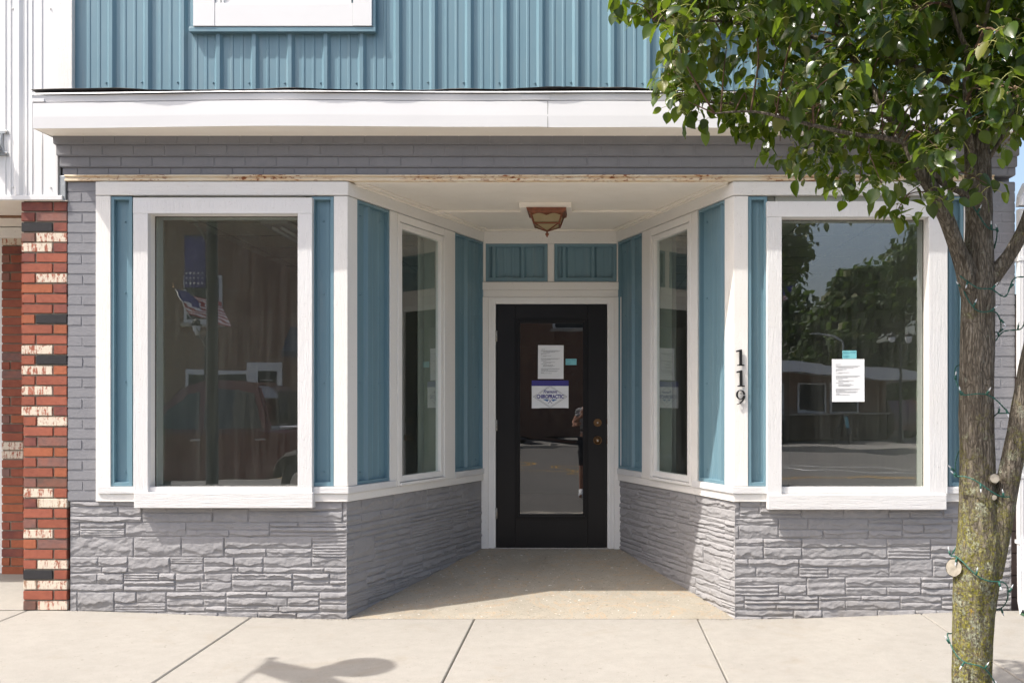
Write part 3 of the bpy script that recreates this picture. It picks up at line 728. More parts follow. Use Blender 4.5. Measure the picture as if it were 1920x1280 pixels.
# posts, ledges and casement windows on the splayed walls
def splay(Mx, T, side):
    def seg(ta, tb): 
        a, b = T(ta), T(tb); return (min(a, b), max(a, b))
    for ta, tb in ((.2555, .3035), (.663, .7395)):
        a, b = seg(ta, tb); wall_board(Mx, a, b, .8065, ZP1, -.016, .03)
    a, b = seg(.7401, .997); wall_board(Mx, a, b, .807, .8515, -.022, .03, 'sill', 'bottom_ledge')
    a, b = seg(.286, .31)
    a, b = seg(.3045, .662); z0, z1 = .8085, 2.712
    wd = empty('side_window'); wd.parent = B
    f = MB(Mx); cw, ty = .024, -.020
    f.box(a, a+cw, ty, .04, z0, z1, .003); f.box(b-cw, b, ty, .04, z0, z1, .003); f.box(a+cw+.0005, b-cw-.0005, ty+.0005, .04, z1-.055, z1, .003)
    f.box(a+cw+.0005, b-cw-.0005, ty-.012, .04, z0, z0+.020, .003)
    f.build('frame', M['trim_v'] if False else M['vinyl'], wd)
    a2, b2 = a+cw+.003, b-cw-.003; zz0, zz1 = z0+.024, z1-.059; sw = .040
    s = MB(Mx); s.box(a2, a2+sw, -.012, .035, zz0, zz1, .003); s.box(b2-sw, b2, -.012, .035, zz0, zz1, .003)
    s.box(a2+sw+.0004, b2-sw-.0004, -.0115, .035, zz0, zz0+.042, .003); s.box(a2+sw+.0004, b2-sw-.0004, -.0115, .035, zz1-.040, zz1, .003)
    s.build('sash', M['vinyl'], wd)
    g = MB(Mx).box(a2+sw-.004, b2-sw+.004, .012, .016, zz0+.036, zz1-.036).build('pane', M['glass'], wd)
    k = MB(Mx); k.box(a2-.0028, b2+.0028, -.004, .03, zz0-.004, zz1+.004); k.build('gasket', M['joint'], wd) if False else k.bm.free()
    j = MB(Mx); j.box(a2+.001, a2+.018, .036, .15, zz0, zz1); j.box(b2-.018, b2-.001, .036, .15, zz0, zz1); j.build('inner_jamb', M['jamb_in'], wd)
    # wall backing either side
    k = MB(Mx)
    for ta, tb in ((.02, .3045), (.662, .99)):
        p, q = seg(ta, tb); k.box(p, q, .031+.002, .12, .757, 2.81)
    p, q = seg(.30, .67); k.box(p, q, .045, .119, .757, zz0+.0); k.box(p, q, .045, .119, zz1, 2.809)
    k.build('wall_backing', M['jamb_in'], B)
splay(FL, tl, -1); splay(FR, tr, 1)

# display windows in the front bays ---------------------------------------
def display_window(xo0, xo1, xi0, xi1, zh0, zh1, zs0, zs1, sx0, sx1):
    wd = empty('display_window'); wd.parent = B
    f = MB(); yf = -.05
    f.box(xo0, xi0, yf+.001, -.004, zs1+.0006, zh0-.0006, .002); f.box(xi1, xo1, yf+.001, -.004, zs1+.0006, zh0-.0006, .002)
    f.box(xo0-.001, xo1+.001, yf, -.004, zh0, zh1, .002); f.build('casing', M['casing'], wd)
    MB().box(sx0, sx1, yf-.016, -.0005, zs0, zs1, .003).build('sill', M['sill'], wd)
    j = MB(); j.box(xi0-.028, xi0-.0004, -.0036, .085, zs1-.03, zh0+.02); j.box(xi1+.0004, xi1+.028, -.0036, .085, zs1-.03, zh0+.02)
    j.box(xi0, xi1, -.0036, .085, zh0+.0004, zh0+.03)
    j.raw([(xi0, -.03, zs1-.004), (xi1, -.03, zs1-.004), (xi1, .085, zs1+.012), (xi0, .085, zs1+.012), (xi0, -.03, zs1-.03), (xi1, -.03, zs1-.03), (xi1, .085, zs1-.03), (xi0, .085, zs1-.03)],
          [(0,1,2,3), (4,5,6,7), (0,1,5,4), (2,3,7,6), (1,2,6,5), (0,3,7,4)])
    j.build('jamb', M['trim_v'], wd)
    MB().box(xi0, xi1, .060, .066, zs1+.004, zh0).build('pane', M['glass'], wd)
    g = MB()
    for (a, b, c0, d) in ((xi0, xi0+.004, zs1+.008, zh0), (xi1-.004, xi1, zs1+.008, zh0), (xi0+.004, xi1-.004, zh0-.004, zh0)): g.box(a, b, .052, .0598, c0, d)
    g.build('gasket', M['joint'], wd)
    MB().box(xi0+.004, xi1-.004, .050, .0598, zs1+.008, zs1+.017, .002).build('glazing_bead', M['wood'], wd)
    k = MB(); k.box(xi0-.03, xi0-.0006, .086, .19, .8, 2.70); k.box(xi1+.0006, xi1+.03, .086, .19, .8, 2.70); k.box(xi0, xi1, .086, .19, zh0+.002, zh0+.1); k.build('inner_jamb', M['jamb_in'], wd)
def bay_back(x0, x1, xi0, xi1, zs1, zh0):
    k = MB(); k.box(x0, xi0-.029, .024+.002, .16, .757, 2.809); k.box(xi1+.029, x1, .026, .16, .757, 2.809)
    k.box(xi0-.03, xi1+.03, .087, .159, .757, zs1-.031); k.box(xi0-.03, xi1+.03, .0, .05, .757+.05, zs1-.031); k.box(xi0-.03, xi1+.03, .01, .158, zh0+.104, 2.808); k.build('wall_backing', M['jamb_in'], B)
y_ = -.05
lw = dict(xi0=Xp(277, y_), xi1=Xp(558, y_), zh0=Zp(400, y_), zs1=Zp(923, -.066))
display_window(Xp(249.5, y_), Xp(585, y_), lw['xi0'], lw['xi1'], lw['zh0'], Zp(370.5, y_), Zp(952, -.066), lw['zs1'], Xp(251, -.066), Xp(586, -.066))
bay_back(PL1-.02, FC-.03, lw['xi0'], lw['xi1'], lw['zs1'], lw['zh0'])
rw = dict(xi0=Xp(1466, y_), xi1=Xp(1742, y_), zh0=Zp(406.5, y_), zs1=Zp(927, -.066))
display_window(Xp(1438.5, y_), Xp(1777, y_), rw['xi0'], rw['xi1'], rw['zh0'], Zp(377.5, y_), Zp(955, -.066), rw['zs1'], Xp(1440, -.066), Xp(1775, -.066))
bay_back(FD+.03, PR0+.02, rw['xi0'], rw['xi1'], rw['zs1'], rw['zh0'])

# back wall with the door ---------------------------------------------------
Y0 = DEP
def bk(name, pa, pb, ya, yb, pr, m='trim_h', bev=.0025, th=.04):
    Y = Y0-pr; return MB().box(Xp(pa, Y), Xp(pb, Y), Y, Y+th, Zp(yb, Y), Zp(ya, Y), bev).build(name, M[m], B)
bk('header_board', 906, 1159.5, 434, 456.6, .012)
bk('mid_rail', 903, 1162, 528.4, 543, .022)
bk('mid_rail', 905, 1160, 543.4, 556, .010)
bk('trim_board', 904.5, 910.8, 456.9, 528, .008, 'trim_v'); bk('trim_board', 1026.8, 1039.2, 456.9, 528, .008, 'trim_v'); bk('trim_board', 1156.4, 1161, 456.9, 528, .008, 'trim_v')
for pa, pb, rp in ((911, 1026.5, (926, 980)), (1039.6, 1156, (1058, 1112))):
    u0, u1 = Xp(pa, Y0), Xp(pb, Y0); Mx = Matrix.Translation((0, Y0, 0))
    blue_panel(Mx, u0, u1, Zp(528, Y0), Zp(457, Y0), [Xp(r, Y0) for r in rp], .018, .026, [(Xp(rp[0]+7, Y0), Zp(497, Y0)), (Xp(rp[1]+7, Y0), Zp(495, Y0))])
df = MB()
for pa, pb, pr, ya in ((902.5, 916, .020, 556.4), (1151.5, 1165, .020, 556.4)):
    Y = Y0-pr; df.box(Xp(pa, Y), Xp(pb, Y), Y, Y+.05, .15, Zp(ya, Y), .0025)
df.build('trim_board', M['trim_v'], B)
fr = empty('door_frame'); fr.parent = B
d1 = MB(); Y = Y0-.008
xa, xb, xc, xd = Xp(916.3, Y), Xp(929.2, Y), Xp(1138.8, Y), Xp(1151.2, Y)
d1.box(xa, xb, Y, Y+.1, .16, Zp(556.4, Y), .002); d1.box(xc, xd, Y, Y+.1, .16, Zp(556.4, Y), .002); d1.box(xb+.0004, xc-.0004, Y, Y+.1, Zp(569.6, Y), Zp(556.4, Y), .002)
d1.box(xa+.022, xb-.014, Y-.006, Y+.01, .17, Zp(560, Y), .002); d1.box(xc+.014, xd-.022, Y-.006, Y+.01, .17, Zp(560, Y), .002); d1.box(xa+.022, xd-.022, Y-.0055, Y+.009, Zp(563, Y), Zp(558.5, Y), .002)
d1.build('jamb', M['vinyl'], fr)
MB().box(xb-.01, xc+.01, Y-.015, Y+.12, .17, .1965, .003).build('threshold', M['steel'], fr)
# door leaf
dr = empty('entrance_door'); dr.parent = B
Yd = Y0+.004
gx0, gx1, gz0, gz1 = Xp(966, Yd), Xp(1102, Yd), Zp(972, Yd), Zp(597, Yd)
dx0, dx1, dz0, dz1 = Xp(930, Yd), Xp(1138, Yd), .200, Zp(570.4, Yd)
d = MB(); d.box(dx0, gx0, Yd, Yd+.044, dz0, dz1, .002); d.box(gx1, dx1, Yd, Yd+.044, dz0, dz1, .002)
d.box(gx0+.0003, gx1-.0003, Yd+.0003, Yd+.044, dz0, gz0, .002); d.box(gx0+.0003, gx1-.0003, Yd+.0003, Yd+.044, gz1, dz1, .002); d.build('leaf', M['door'], dr)
mo = MB()
for i_, (w0, w1, y) in enumerate(((.0, .014, -.010), (.014, .026, -.018), (.026, .040, -.009))):
    a, b, c0, e = gx0, gx1, gz0, gz1
    mo.box(a+w0, a+w1, Yd+y, Yd+.02, c0+w0, e-w0, .002); mo.box(b-w1, b-w0, Yd+y, Yd+.02, c0+w0, e-w0, .002)
    mo.box(a+w1, b-w1, Yd+y+.0002, Yd+.02, c0+w0, c0+w1, .002); mo.box(a+w1, b-w1, Yd+y+.0002, Yd+.02, e-w1, e-w0, .002)
mo.build('moulding', M['door'], dr)
MB().box(gx0+.038, gx1-.038, Yd+.004, Yd+.010, gz0+.038, gz1-.038).build('pane', M['glass_door'], dr)
for py, big in ((792, 0), (825, 1)):
    k = MB(); cx, cz = Xp(1120.5, Yd), Zp(py, Yd)
    k.cyl((cx, Yd-.004, cz), .036 if big else .033, .010, 'Y', seg=32, bev=.003)
    if big: k.cyl((cx, Yd-.025, cz), .014, .04, 'Y', seg=20); k.ball((cx, Yd-.052, cz), .027, (1, .72, 1), 24)
    else: k.cyl((cx, Yd-.016, cz), .022, .02, 'Y', seg=28, bev=.004)
    k.build('knob' if big else 'deadbolt', M['brass'], dr, angle=35)
    MB().cyl((cx, Yd-(.0715 if big else .0265), cz), .007, .003, 'Y', seg=14).build('keyhole', M['steel'], dr)
for py in (630, 797, 962):
    z = Zp(py, Yd); k = MB(); k.cyl((dx0-.004, Yd-.006, z), .006, .095, 'Z', seg=10); k.box(dx0-.003, dx0+.010, Yd-.003, Yd+.002, z-.045, z+.045, .001); k.build('hinge', M['steel'], dr, angle=40)
for py in (790, 827): MB().box(dx1-.001, dx1+.007, Yd-.004, Yd+.002, Zp(py, Yd)-.022, Zp(py, Yd)+.022, .001).build('strike_plate', M['brass'], dr)

# entrance ceiling -----------------------------------------------------------
ce = MB(); ZC = 2.813
def cx(y, s, e=.0): return (FC+(BC-FC)*y/DEP-e) if s < 0 else (FD+(BD-FD)*y/DEP+e)
ce.raw([(cx(.0, -1, .12), .0, ZC), (cx(.0, 1, .12), .0, ZC), (cx(DEP+.05, 1, .08), DEP+.05, ZC), (cx(DEP+.05, -1, .08), DEP+.05, ZC)], [(0,1,2,3)])
co = ce.build('porch_ceiling', M['ceiling'], B)
bt = MB(); bt.box(cx(.93, -1)+.03, -.50, .915, .95, ZC-.016, ZC-.0002, .002); bt.box(-.12, cx(.93, 1)-.03, .915, .95, ZC-.016, ZC-.0002, .002)
bt.box(cx(.05, -1)+.02, cx(.05, 1)-.02, .02, .075, ZC-.008, ZC-.0002, .002); bt.box(cx(1.70, -1)+.0, cx(1.70, 1), 1.69, 1.728, ZC-.012, ZC-.0002, .002)
for Mx, L_ in ((FL, SLL), (FR, SRL)):
    bt.box(.06, L_-.05, -.075, -.021, ZC-.011, ZC-.0004, .002, M=Mx); bt.box(.06, L_-.05, -.042, -.0206, ZC-.022, ZC-.0112, .002, M=Mx)
bt.build('batten', M['ceiling'], co)
MB().box(-.495, -.124, .640, .905, ZC-.038, ZC-.0006, .002).build('mounting_block', M['ceiling'], co)

# interior -------------------------------------------------------------------
IX0, IX1, IY1 = PL0+.2, PR1-.2, 6.5
MB().prism([(IX0-.2,.14),(FC-.06,.14),(BC-.13,DEP+.12),(BD+.13,DEP+.12),(FD+.06,.14),(IX1+.2,.14),(IX1+.2,IY1),(IX0-.2,IY1)], .05, .19).build('interior_floor', M['int_dark'], B)
ic = MB(); ic.box(IX0-.2, IX1+.2, .17, IY1, 2.86, 2.95)
ic.build('interior_ceiling', M['int_ceil'], B)
tg = MB(); 
for k in range(11): tg.box(IX0-.1, IX1+.1, .4+.61*k, .412+.61*k, 2.853, 2.8598)
for k in range(10): tg.box(IX0+.61*k, IX0+.012+.61*k, .3, IY1, 2.8535, 2.8597)
tg.build('ceiling_grid', M['jamb_in'], B)
iw = MB(); iw.box(IX0-.2, IX0-.12, .2, IY1, .19, 2.86); iw.box(IX1+.12, IX1+.2, .2, IY1, .19, 2.86); iw.box(IX0-.2, IX1+.2, IY1, IY1+.1, .1, 2.95)
iw.box(-1.75, -1.66, 3.9, IY1, .19, 2.86); iw.box(BC-.1, BD+.1, DEP+.13, DEP+.15, 2.26, 2.86)
iw.box(IX0-.1, -1.9, 4.6, 4.7, .19, 2.86)
iw.build('interior_wall', M['int_wall'], B)
kk = MB(); kk.box(BC-.06, Xp(916, DEP), DEP+.045, DEP+.13, .1, 2.84); kk.box(Xp(1151, DEP), BD+.06, DEP+.045, DEP+.13, .1, 2.84); kk.box(BC-.05, BD+.05, DEP+.045, DEP+.129, 2.255, 2.84); kk.build('wall_backing', M['jamb_in'], B)
def blind(x, y, n, st, ang):
    bl = MB()
    for k in range(n): bl.box(-.030, .030, -.001, .001, .84, 2.68, M=Matrix.Translation((x+st*k, y+.006*(k % 2), 0)) @ Matrix.Rotation(math.radians(ang), 4, 'Z'))
    bl.box(-.04, st*n+.02, -.02, .02, 2.68, 2.72, M=Matrix.Translation((x, y, 0))); bl.build('vertical_blind', M['blind'], B)
blind(-1.29, 1.23, 5, .022, 20); blind(.560, 1.27, 6, .018, -25)
MB().box(PL0, PR1, .2, IY1+.1, 6.1, 6.2).build('roof', M['shingle'], B)
sw = MB(); sw.box(BX0+.01, BX0+.1, .2, IY1+.1, -.1, 6.2); sw.box(BX1-.1, BX1-.01, .3, IY1+.1, -.1, 6.2); sw.box(BX0+.02, BX1-.02, IY1+.1, IY1+.2, -.1, 6.2); sw.build('outer_wall', M['gmortar'], B)
tl_ = tag(empty('tube_light', (-2.55, 2.1, 2.82)), 'twin fluorescent tube light under the ceiling behind the left shop window', 'ceiling light')
MB().box(-.02-.06, .14, -.6, .6, 0, .03, .003).build('housing', M['white_metal'], tl_)
for x in (0, .07): MB().cyl((x, 0, -.02), .013, 1.1, 'Y', seg=10).build('tube', M['paper'], tl_, True)

# porch light --------------------------------------------------------------
PLc = (-.302, .775, ZC-.038)
pl = tag(empty('porch_light', PLc), 'copper brown square lantern with amber glass under the entrance ceiling', 'porch light')
def sq(mb, h0, z0, h1, z1, t=0):
    mb.raw([(-h0,-h0,z0),(h0,-h0,z0),(h0,h0,z0),(-h0,h0,z0),(-h1,-h1,z1),(h1,-h1,z1),(h1,h1,z1),(-h1,h1,z1)], [(0,1,5,4),(1,2,6,5),(2,3,7,6),(3,0,4,7),(0,3,2,1),(4,5,6,7)])
p = MB(); sq(p, .142, -.001, .136, -.022); sq(p, .128, -.0222, .118, -.034); p.build('pan', M['copper'], pl)
g = MB(); sq(g, .110, -.0342, .087, -.100); g.raw([(-.085,-.085,-.1002),(.085,-.085,-.1002),(.085,.085,-.1002),(-.085,.085,-.1002),(0,0,-.142)], [(0,1,4),(1,2,4),(2,3,4),(3,0,4),(0,3,2,1)]); g.build('glass_shade', M['amber'], pl)
b = MB()
for sx in (-1, 1):
    for sy in (-1, 1):
        b.tube([(sx*.112, sy*.112, -.034), (sx*.090, sy*.090, -.101)], .007, 6); b.tube([(sx*.088, sy*.088, -.101), (0, 0, -.146)], .005, 6)
for sgn in (-1, 1):
    b.box(-.092, .092, sgn*.090-.006, sgn*.090+.006, -.107, -.096, .002); b.box(sgn*.090-.006, sgn*.090+.006, -.0839, .0839, -.107, -.096, .002)
for rot in range(4):     # scalloped valance
    pts = []
    for k in range(25):
        u = -1+2*k/24; pts.append((u*.105, -.036-.015*(abs(math.cos(u*math.pi))**.0*(1-abs(math.sin(u*math.pi)))) ))
    top = [(-.107, -.033)]+[(x, z) for x, z in pts]+[(.107, -.033)]
    bb = MB(); bb.slab([(p_[0], p_[1]) for p_ in top][::-1], -.1135, -.1105)
    me_ = bmesh.new()
    for v in bb.bm.verts: v.co = Matrix.Rotation(rot*math.pi/2, 4, 'Z') @ v.co
    bb.bm.verts.index_update(); b.add(bb.bm)
b.build('cage', M['copper'], pl)
f = MB(); f.lathe([(0, -.135), (.012, -.140), (.007, -.150), (.006, -.156), (.014, -.163), (.013, -.171), (.006, -.180), (.004, -.188), (0, -.190)], seg=16); f.build('finial', M['copper'], pl, True)

# house numbers ---------------------------------------------------------------
def stroke(mb, pts, y0, y1):
    n = len(pts); L_, R_ = [], []
    for i, (x, z, w_) in enumerate(pts):
        a, c_ = pts[max(0, i-1)], pts[min(n-1, i+1)]; tx, tz = c_[0]-a[0], c_[1]-a[1]; l_ = math.hypot(tx, tz) or 1; nx_, nz_ = -tz/l_, tx/l_
        L_.append((x+nx_*w_/2, z+nz_*w_/2)); R_.append((x-nx_*w_/2, z-nz_*w_/2))
    for i in range(n-1): mb.slab([L_[i], L_[i+1], R_[i+1], R_[i]], y0, y1)
    bmesh.ops.remove_doubles(mb.bm, verts=mb.bm.verts, dist=.00002)
def numeral(kind, py0, py1, label, dx=0):
    Y = -.030; z0, z1 = Zp(py1, Y), Zp(py0, Y); H_ = z1-z0; cxn = Xp(1389+dx, Y); e = empty('house_number', (cxn, Y, z0))
    tag(e, label, 'house number', 'black numerals on the corner post')
    mb = MB()
    if kind == 1:
        hw = .0095; mb.slab([(-hw, .006), (hw, .006), (hw*.9, H_), (-hw*.2, H_), (-.030, H_-.008), (-.030, H_-.017), (-hw, H_-.014)], 0, .007)
        mb.slab([(-.024, 0), (.024, 0), (.023, .0055), (.010, .009), (-.010, .009), (-.023, .0055)], -.0004, .0066)
    else:
        pts = []; cy = H_-.028*1.0; 
        for k in range(0, 34):
            a = math.radians(-20-k*(352/33.0)); rx, rz = .023, .0285
            wd = .0045+.0085*abs(math.cos(a))**1.5
            pts.append((rx*math.cos(a)-.001, cy+rz*math.sin(a)-.0, wd))
        t0 = pts[-1]
        tail = [(.0235, cy-.006, .0125), (.021, cy-.020, .012), (.014, cy-.036, .010), (.002, cy-.050, .0075), (-.012, cy-.058, .0055), (-.024, cy-.061, .004)]
        stroke(mb, pts[:-1], 0, .007); stroke(mb, tail, -.0004, .0066)
    mb.build('numeral', M['numb'], e)
    MB().cyl((.003 if kind == 1 else -.001, -.001, H_-(.012 if kind == 1 else .002)), .003, .003, 'Y', seg=8).build('screw', M['black'], e); MB().cyl((.0, -.001, .006 if kind == 1 else .028), .0028, .003, 'Y', seg=8).build('screw', M['black'], e)
    MB().cyl((0, .0115, .02), .003, .012, 'Y', seg=8).build('stand_off', M['black'], e); MB().cyl((.002, .0115, H_-.02), .003, .012, 'Y', seg=8).build('stand_off', M['black'], e)
numeral(1, 655, 685.5, 'black numeral one on the white corner post, uppermost of the three figures', 0)
numeral(1, 694, 724.5, 'black numeral one on the white corner post, directly above the nine', .6)
numeral(9, 731.5, 762, 'black numeral nine at the bottom of the white corner post figures', 0)

for px_, py_ in ((1381, 400), (1388, 441)):
    MB().cyl((Xp(px_, -.015), -.016, Zp(py_, -.015)), .0085, .005, 'Y', seg=16, bev=.001).build('screw_cap', M['trim_v'], B)
# papers and cards -------------------------------------------------------------
def text_mesh(s, size, loc, mat, parent, name='lettering', sx=1, shear=0, off=0, ext=.0002, align='CENTER'):
    c_ = bpy.data.curves.new(name, 'FONT'); c_.body = s; c_.size = size; c_.align_x = align; c_.shear = shear; c_.offset = off; c_.extrude = ext; c_.resolution_u = 4
    t = bpy.data.objects.new(name, c_); COL.objects.link(t); dg = bpy.context.evaluated_depsgraph_get(); me = bpy.data.meshes.new_from_object(t.evaluated_get(dg))
    bpy.data.objects.remove(t); o = link(name, me, None, parent); me.materials.clear(); me.materials.append(mat)
    me.transform(Matrix.Translation(loc) @ Matrix.Rotation(math.pi/2, 4, 'X') @ Matrix.Diagonal((sx, 1, 1, 1))); return o
def sheet_(mb, x0, x1, z0, z1, y, curl=.001, n=8, th=.0004, ragged=0, rr=R):
    V = []
    for side in (0, th):
        for i in range(n+1):
            for j in range(n+1):
                u, v = i/n, j/n
                zb = z0+(rr.uniform(-ragged, ragged) if j == 0 and ragged and side == 0 else 0)
                V.append((x0+(x1-x0)*u, y+side-curl*math.sin(u*math.pi*1.3)*math.cos(v*2.2), zb+(z1-zb)*v))
    fs = []; N = (n+1)**2
    for i in range(n):
        for j in range(n):
            a = i*(n+1)+j; fs += [(a, a+n+1, a+n+2, a+1), (N+a, N+a+1, N+a+n+2, N+a+n+1)]
    mb.raw(V, fs)
def document(px0, px1, py0, py1, Y, label, seed, tilt=0):
    rr = random.Random(seed); x0, x1, z0, z1 = Xp(px0, Y), Xp(px1, Y), Zp(py1, Y), Zp(py0, Y); W_, H_ = x1-x0, z1-z0
    e = tag(empty('paper_notice', ((x0+x1)/2, Y, z0)), label, 'notice'); e.rotation_euler = (0, tilt, 0)
    mb = MB(); sheet_(mb, -W_/2, W_/2, 0, H_, 0, .0004); mb.build('sheet', M['paper'], e)
    ink = MB(); rows = [(.87, .16), (None, 0), (.83, .80), (.81, .74), (.79, .5), (None, 0), (.755, .36), (.735, .22), (.71, .05), (None, 0), (.68, .34), (.66, .2), (None, 0), (.60, .8), (.58, .72), (.56, .4), (.525, .22), (.49, .5), (.47, .34), (.44, .24), (.405, .42), (.385, .5), (.365, .38), (.30, .8), (.28, .74), (.26, .30), (.235, .72), (.215, .66), (.18, .12), (.16, .46)]
    for v, wd in rows:
        if v is None: continue
        x = -W_*.38+(W_*.08 if wd in (.42, .5, .38, .34) else 0); xe = x+W_*wd*.93
        while x < xe:
            l_ = min(rr.uniform(.004, .013)*W_/.21, xe-x); ink.raw([(x, -.0014, H_*v), (x+l_, -.0014, H_*v), (x+l_, -.0014, H_*v+.0022), (x, -.0014, H_*v+.0022)], [(0,1,2,3)]); x += l_+.0016
    ink.build('print', M['ink'], e)
    return e
def card(px0, px1, py0, py1, Y, label):
    x0, x1, z0, z1 = Xp(px0, Y), Xp(px1, Y), Zp(py1, Y), Zp(py0, Y); W_, H_ = x1-x0, z1-z0
    e = tag(empty('small_card', ((x0+x1)/2, Y, z0)), label, 'card')
    MB().box(-W_/2, W_/2, 0, .0006, 0, H_).build('card_face', M['teal'], e)
    k = MB()
    for v, a, b in ((.82, -.46, -.1), (.72, -.46, .1), (.60, -.46, -.05), (.82, .06, .46), (.72, .06, .42), (.35, -.44, -.05), (.25, -.44, 0), (.15, -.44, -.1)): k.raw([(W_*a, -.0006, H_*v), (W_*b, -.0006, H_*v), (W_*b, -.0006, H_*v+.0022), (W_*a, -.0006, H_*v+.0022)], [(0,1,2,3)])
    k.build('print', M['tealink'], e); return e
Yg = Yd+.002
document(1008.5, 1056.5, 647, 710, Yg, 'white printed letter taped to the glass of the black door', 1, .006)
document(1560, 1621, 673, 753, .0585, 'white printed letter taped inside the right shop window', 2, -.004)
card(1060.5, 1081, 672.5, 684, Yg, 'small teal card beside the letter on the black door')
card(1579.5, 1606, 657, 672.4, .0585, 'small teal card above the letter in the right shop window')
x0, x1, z0, z1 = Xp(997, Yg), Xp(1066, Yg), Zp(764.5, Yg), Zp(713, Yg); W_, H_ = x1-x0, z1-z0
sg = tag(empty('paper_sign', ((x0+x1)/2, Yg, z0)), 'white paper sign with navy top band reading CHIROPRACTIC on the door glass', 'sign')
mb = MB(); sheet_(mb, -W_/2, W_/2, 0, H_*.80, 0, .0006, 10, .0004, .0035); mb.build('sheet', M['paper'], sg)
MB().box(-W_/2, W_/2, -.0006, .0008, H_*.801, H_).build('top_band', M['navy'], sg)
di = MB()
def ring(mb, a, b, t, y):
    o_ = [(a, 0), (0, b), (-a, 0), (0, -b)]; i_ = [(a-t*2, 0), (0, b-t), (-a+t*2, 0), (0, -b+t)]; c0 = H_*.41
    for k in range(4):
        k2 = (k+1) % 4; mb.raw([(o_[k][0], y, c0+o_[k][1]), (o_[k2][0], y, c0+o_[k2][1]), (i_[k2][0], y, c0+i_[k2][1]), (i_[k][0], y, c0+i_[k][1])], [(0,1,2,3)])
ring(di, .142, .092, .0022, -.0012); ring(di, .128, .083, .0018, -.0012); di.build('diamond_border', M['ink'], sg)
wb = MB(); wb.box(-.108, .108, -.0018, -.0014, H_*.335, H_*.52); wb.build('lettering_ground', M['paper'], sg)
text_mesh('CHIROPRACTIC', .042, (0, -.0024, H_*.355), M['navy'], sg, sx=.74, off=.0019)
text_mesh('Fremont', .038, (0, -.0024, H_*.54), M['navy'], sg, sx=.86, shear=.35, off=.0007)
tri = MB(); c0 = H_*.30
tri.raw([(-.062, -.0016, c0+.004), (-.012, -.0016, c0+.004), (-.022, -.0016, c0-.016)], [(0,1,2)]); tri.raw([(.062, -.0016, c0+.004), (.012, -.0016, c0+.004), (.022, -.0016, c0-.016)], [(0,1,2)])
tri.build('emblem', M['blueink'], sg)
t2 = MB()
for sgn in (-1, 1): t2.raw([(sgn*-.018, -.0019, c0-.030), (sgn*-.015, -.0019, c0-.032), (sgn*.014, -.0019, c0+.001), (sgn*.011, -.0019, c0+.003)], [(0,1,2,3)])
t2.build('emblem', M['navy'], sg)

# ------------------------------------------------------------------ left neighbour: white siding above a mixed brick front
NB = tag(empty('neighbour_shop', (0,0,0)), 'neighbouring shop with white ribbed siding above mixed red brick, cut off by the left edge', 'building')
PAL = {'r': (.30, .098, .064), 'o': (.36, .120, .062), 'd': (.18, .066, .056), 'p': (.20, .115, .10), 'b': (.17, .105, .085), 'w': (.36, .125, .08), 'k': (.036, .034, .036), 't': (.40, .28, .19)}
def colour_brick(mb, cols, code, *a):
    n0 = brick(mb, *a, rr=R, j=.0015); mb.bm.verts.ensure_lookup_table(); n1 = len(mb.bm.verts)
    c = PAL[code]; v = R.uniform(.88, 1.12); al = {'w': 1.0, 't': 1.0, 'k': .5}.get(code, 0.0)
    cols += [(c[0]*v, c[1]*v, c[2]*v, al)]*(n1-n0)
def finish_bricks(mb, cols, name, parent):
    me = bpy.data.meshes.new(name); mb.bm.to_mesh(me); mb.bm.free()
    at = me.color_attributes.new('brick', 'FLOAT_COLOR', 'POINT'); at.data.foreach_set('color', np.array(cols, np.float32).ravel())
    return link(name, me, M['rbrick'], parent)
rows = ['Ld Sd'.split(), 'Sd Lp', 'Lk Sd', 'Sb Lw', 'Lw Sd', 'Sd Lr', 'Lr Sd', 'Sr Lw', 'Lo Sd', 'Sr Lr', 'Lr Sd', 'So Lk', 'Lr So', 'Sr Lr',
        'Lw Sr', 'Sr Lk', 'Lw So', 'Sr Lr', 'Lw Sr', 'Sr Lr', 'Lw Sd', 'Sr Lw', 'Lr Sr', 'Sd Lp', 'Lo So', 'Sr Lp', 'Lr So', 'Sp Lb', 'Lw Sr', 'Sd Lt', 'Lr Sr',
        'Sp Lr', 'Lw Sr', 'So Lp', 'Lr Sr', 'Sr Lw', 'Lk Sr', 'St Lw', 'Lr Sr', 'Sb Lw']
bx0, bx1 = Xp(41), Xp(126.4); pz = .0656; ztop = 2.679
mb = MB(); cols = []
for k, row in enumerate(rows):
    row = row if isinstance(row, list) else row.split()
    zb_, za_ = ztop-pz*(k+1)+.0045, ztop-pz*k-.0045
    off_ = .012 if k > 20 else 0
    W_ = bx1-bx0-off_; sh = .31*W_; x = bx0+off_
    for i, it in enumerate(row):
        wd = W_-sh if it[0] == 'L' else sh
        colour_brick(mb, cols, it[1], x+(.0045 if i else 0), x+wd-(.0045 if i == 0 else 0), -.006, zb_, za_, .06); x += wd
po = finish_bricks(mb, cols, 'brick_column', NB)
MB().box(bx0+.012, bx1-.004, .003, .42, -.05, 2.682).build('mortar_bed', M['mortar'], po)
mb = MB(); cols = []
for k in range(41):      # side of the column facing the lobby, and the lobby wall
    za_ = ztop-pz*k-.0045; zb_ = za_-pz+.009
    x = -4.36-(.1 if k % 2 else 0); i = 0
    while x < bx0+.1:
        wd = .198; hs = .5 if (k % 2 and i % 2 == 0 and R.random() < .35) else 1; b_ = x+wd*hs
        colour_brick(mb, cols, R.choice('rrrroddpprw' if R.random() < .5 else 'rrrood'), max(x, -4.33), min(b_-.009, bx0+.1), .9, zb_, za_, .06) if min(b_-.009, bx0+.1)-max(x, -4.33) > .02 else None
        x = b_; i += 1
lo = finish_bricks(mb, cols, 'brick_wall', NB)
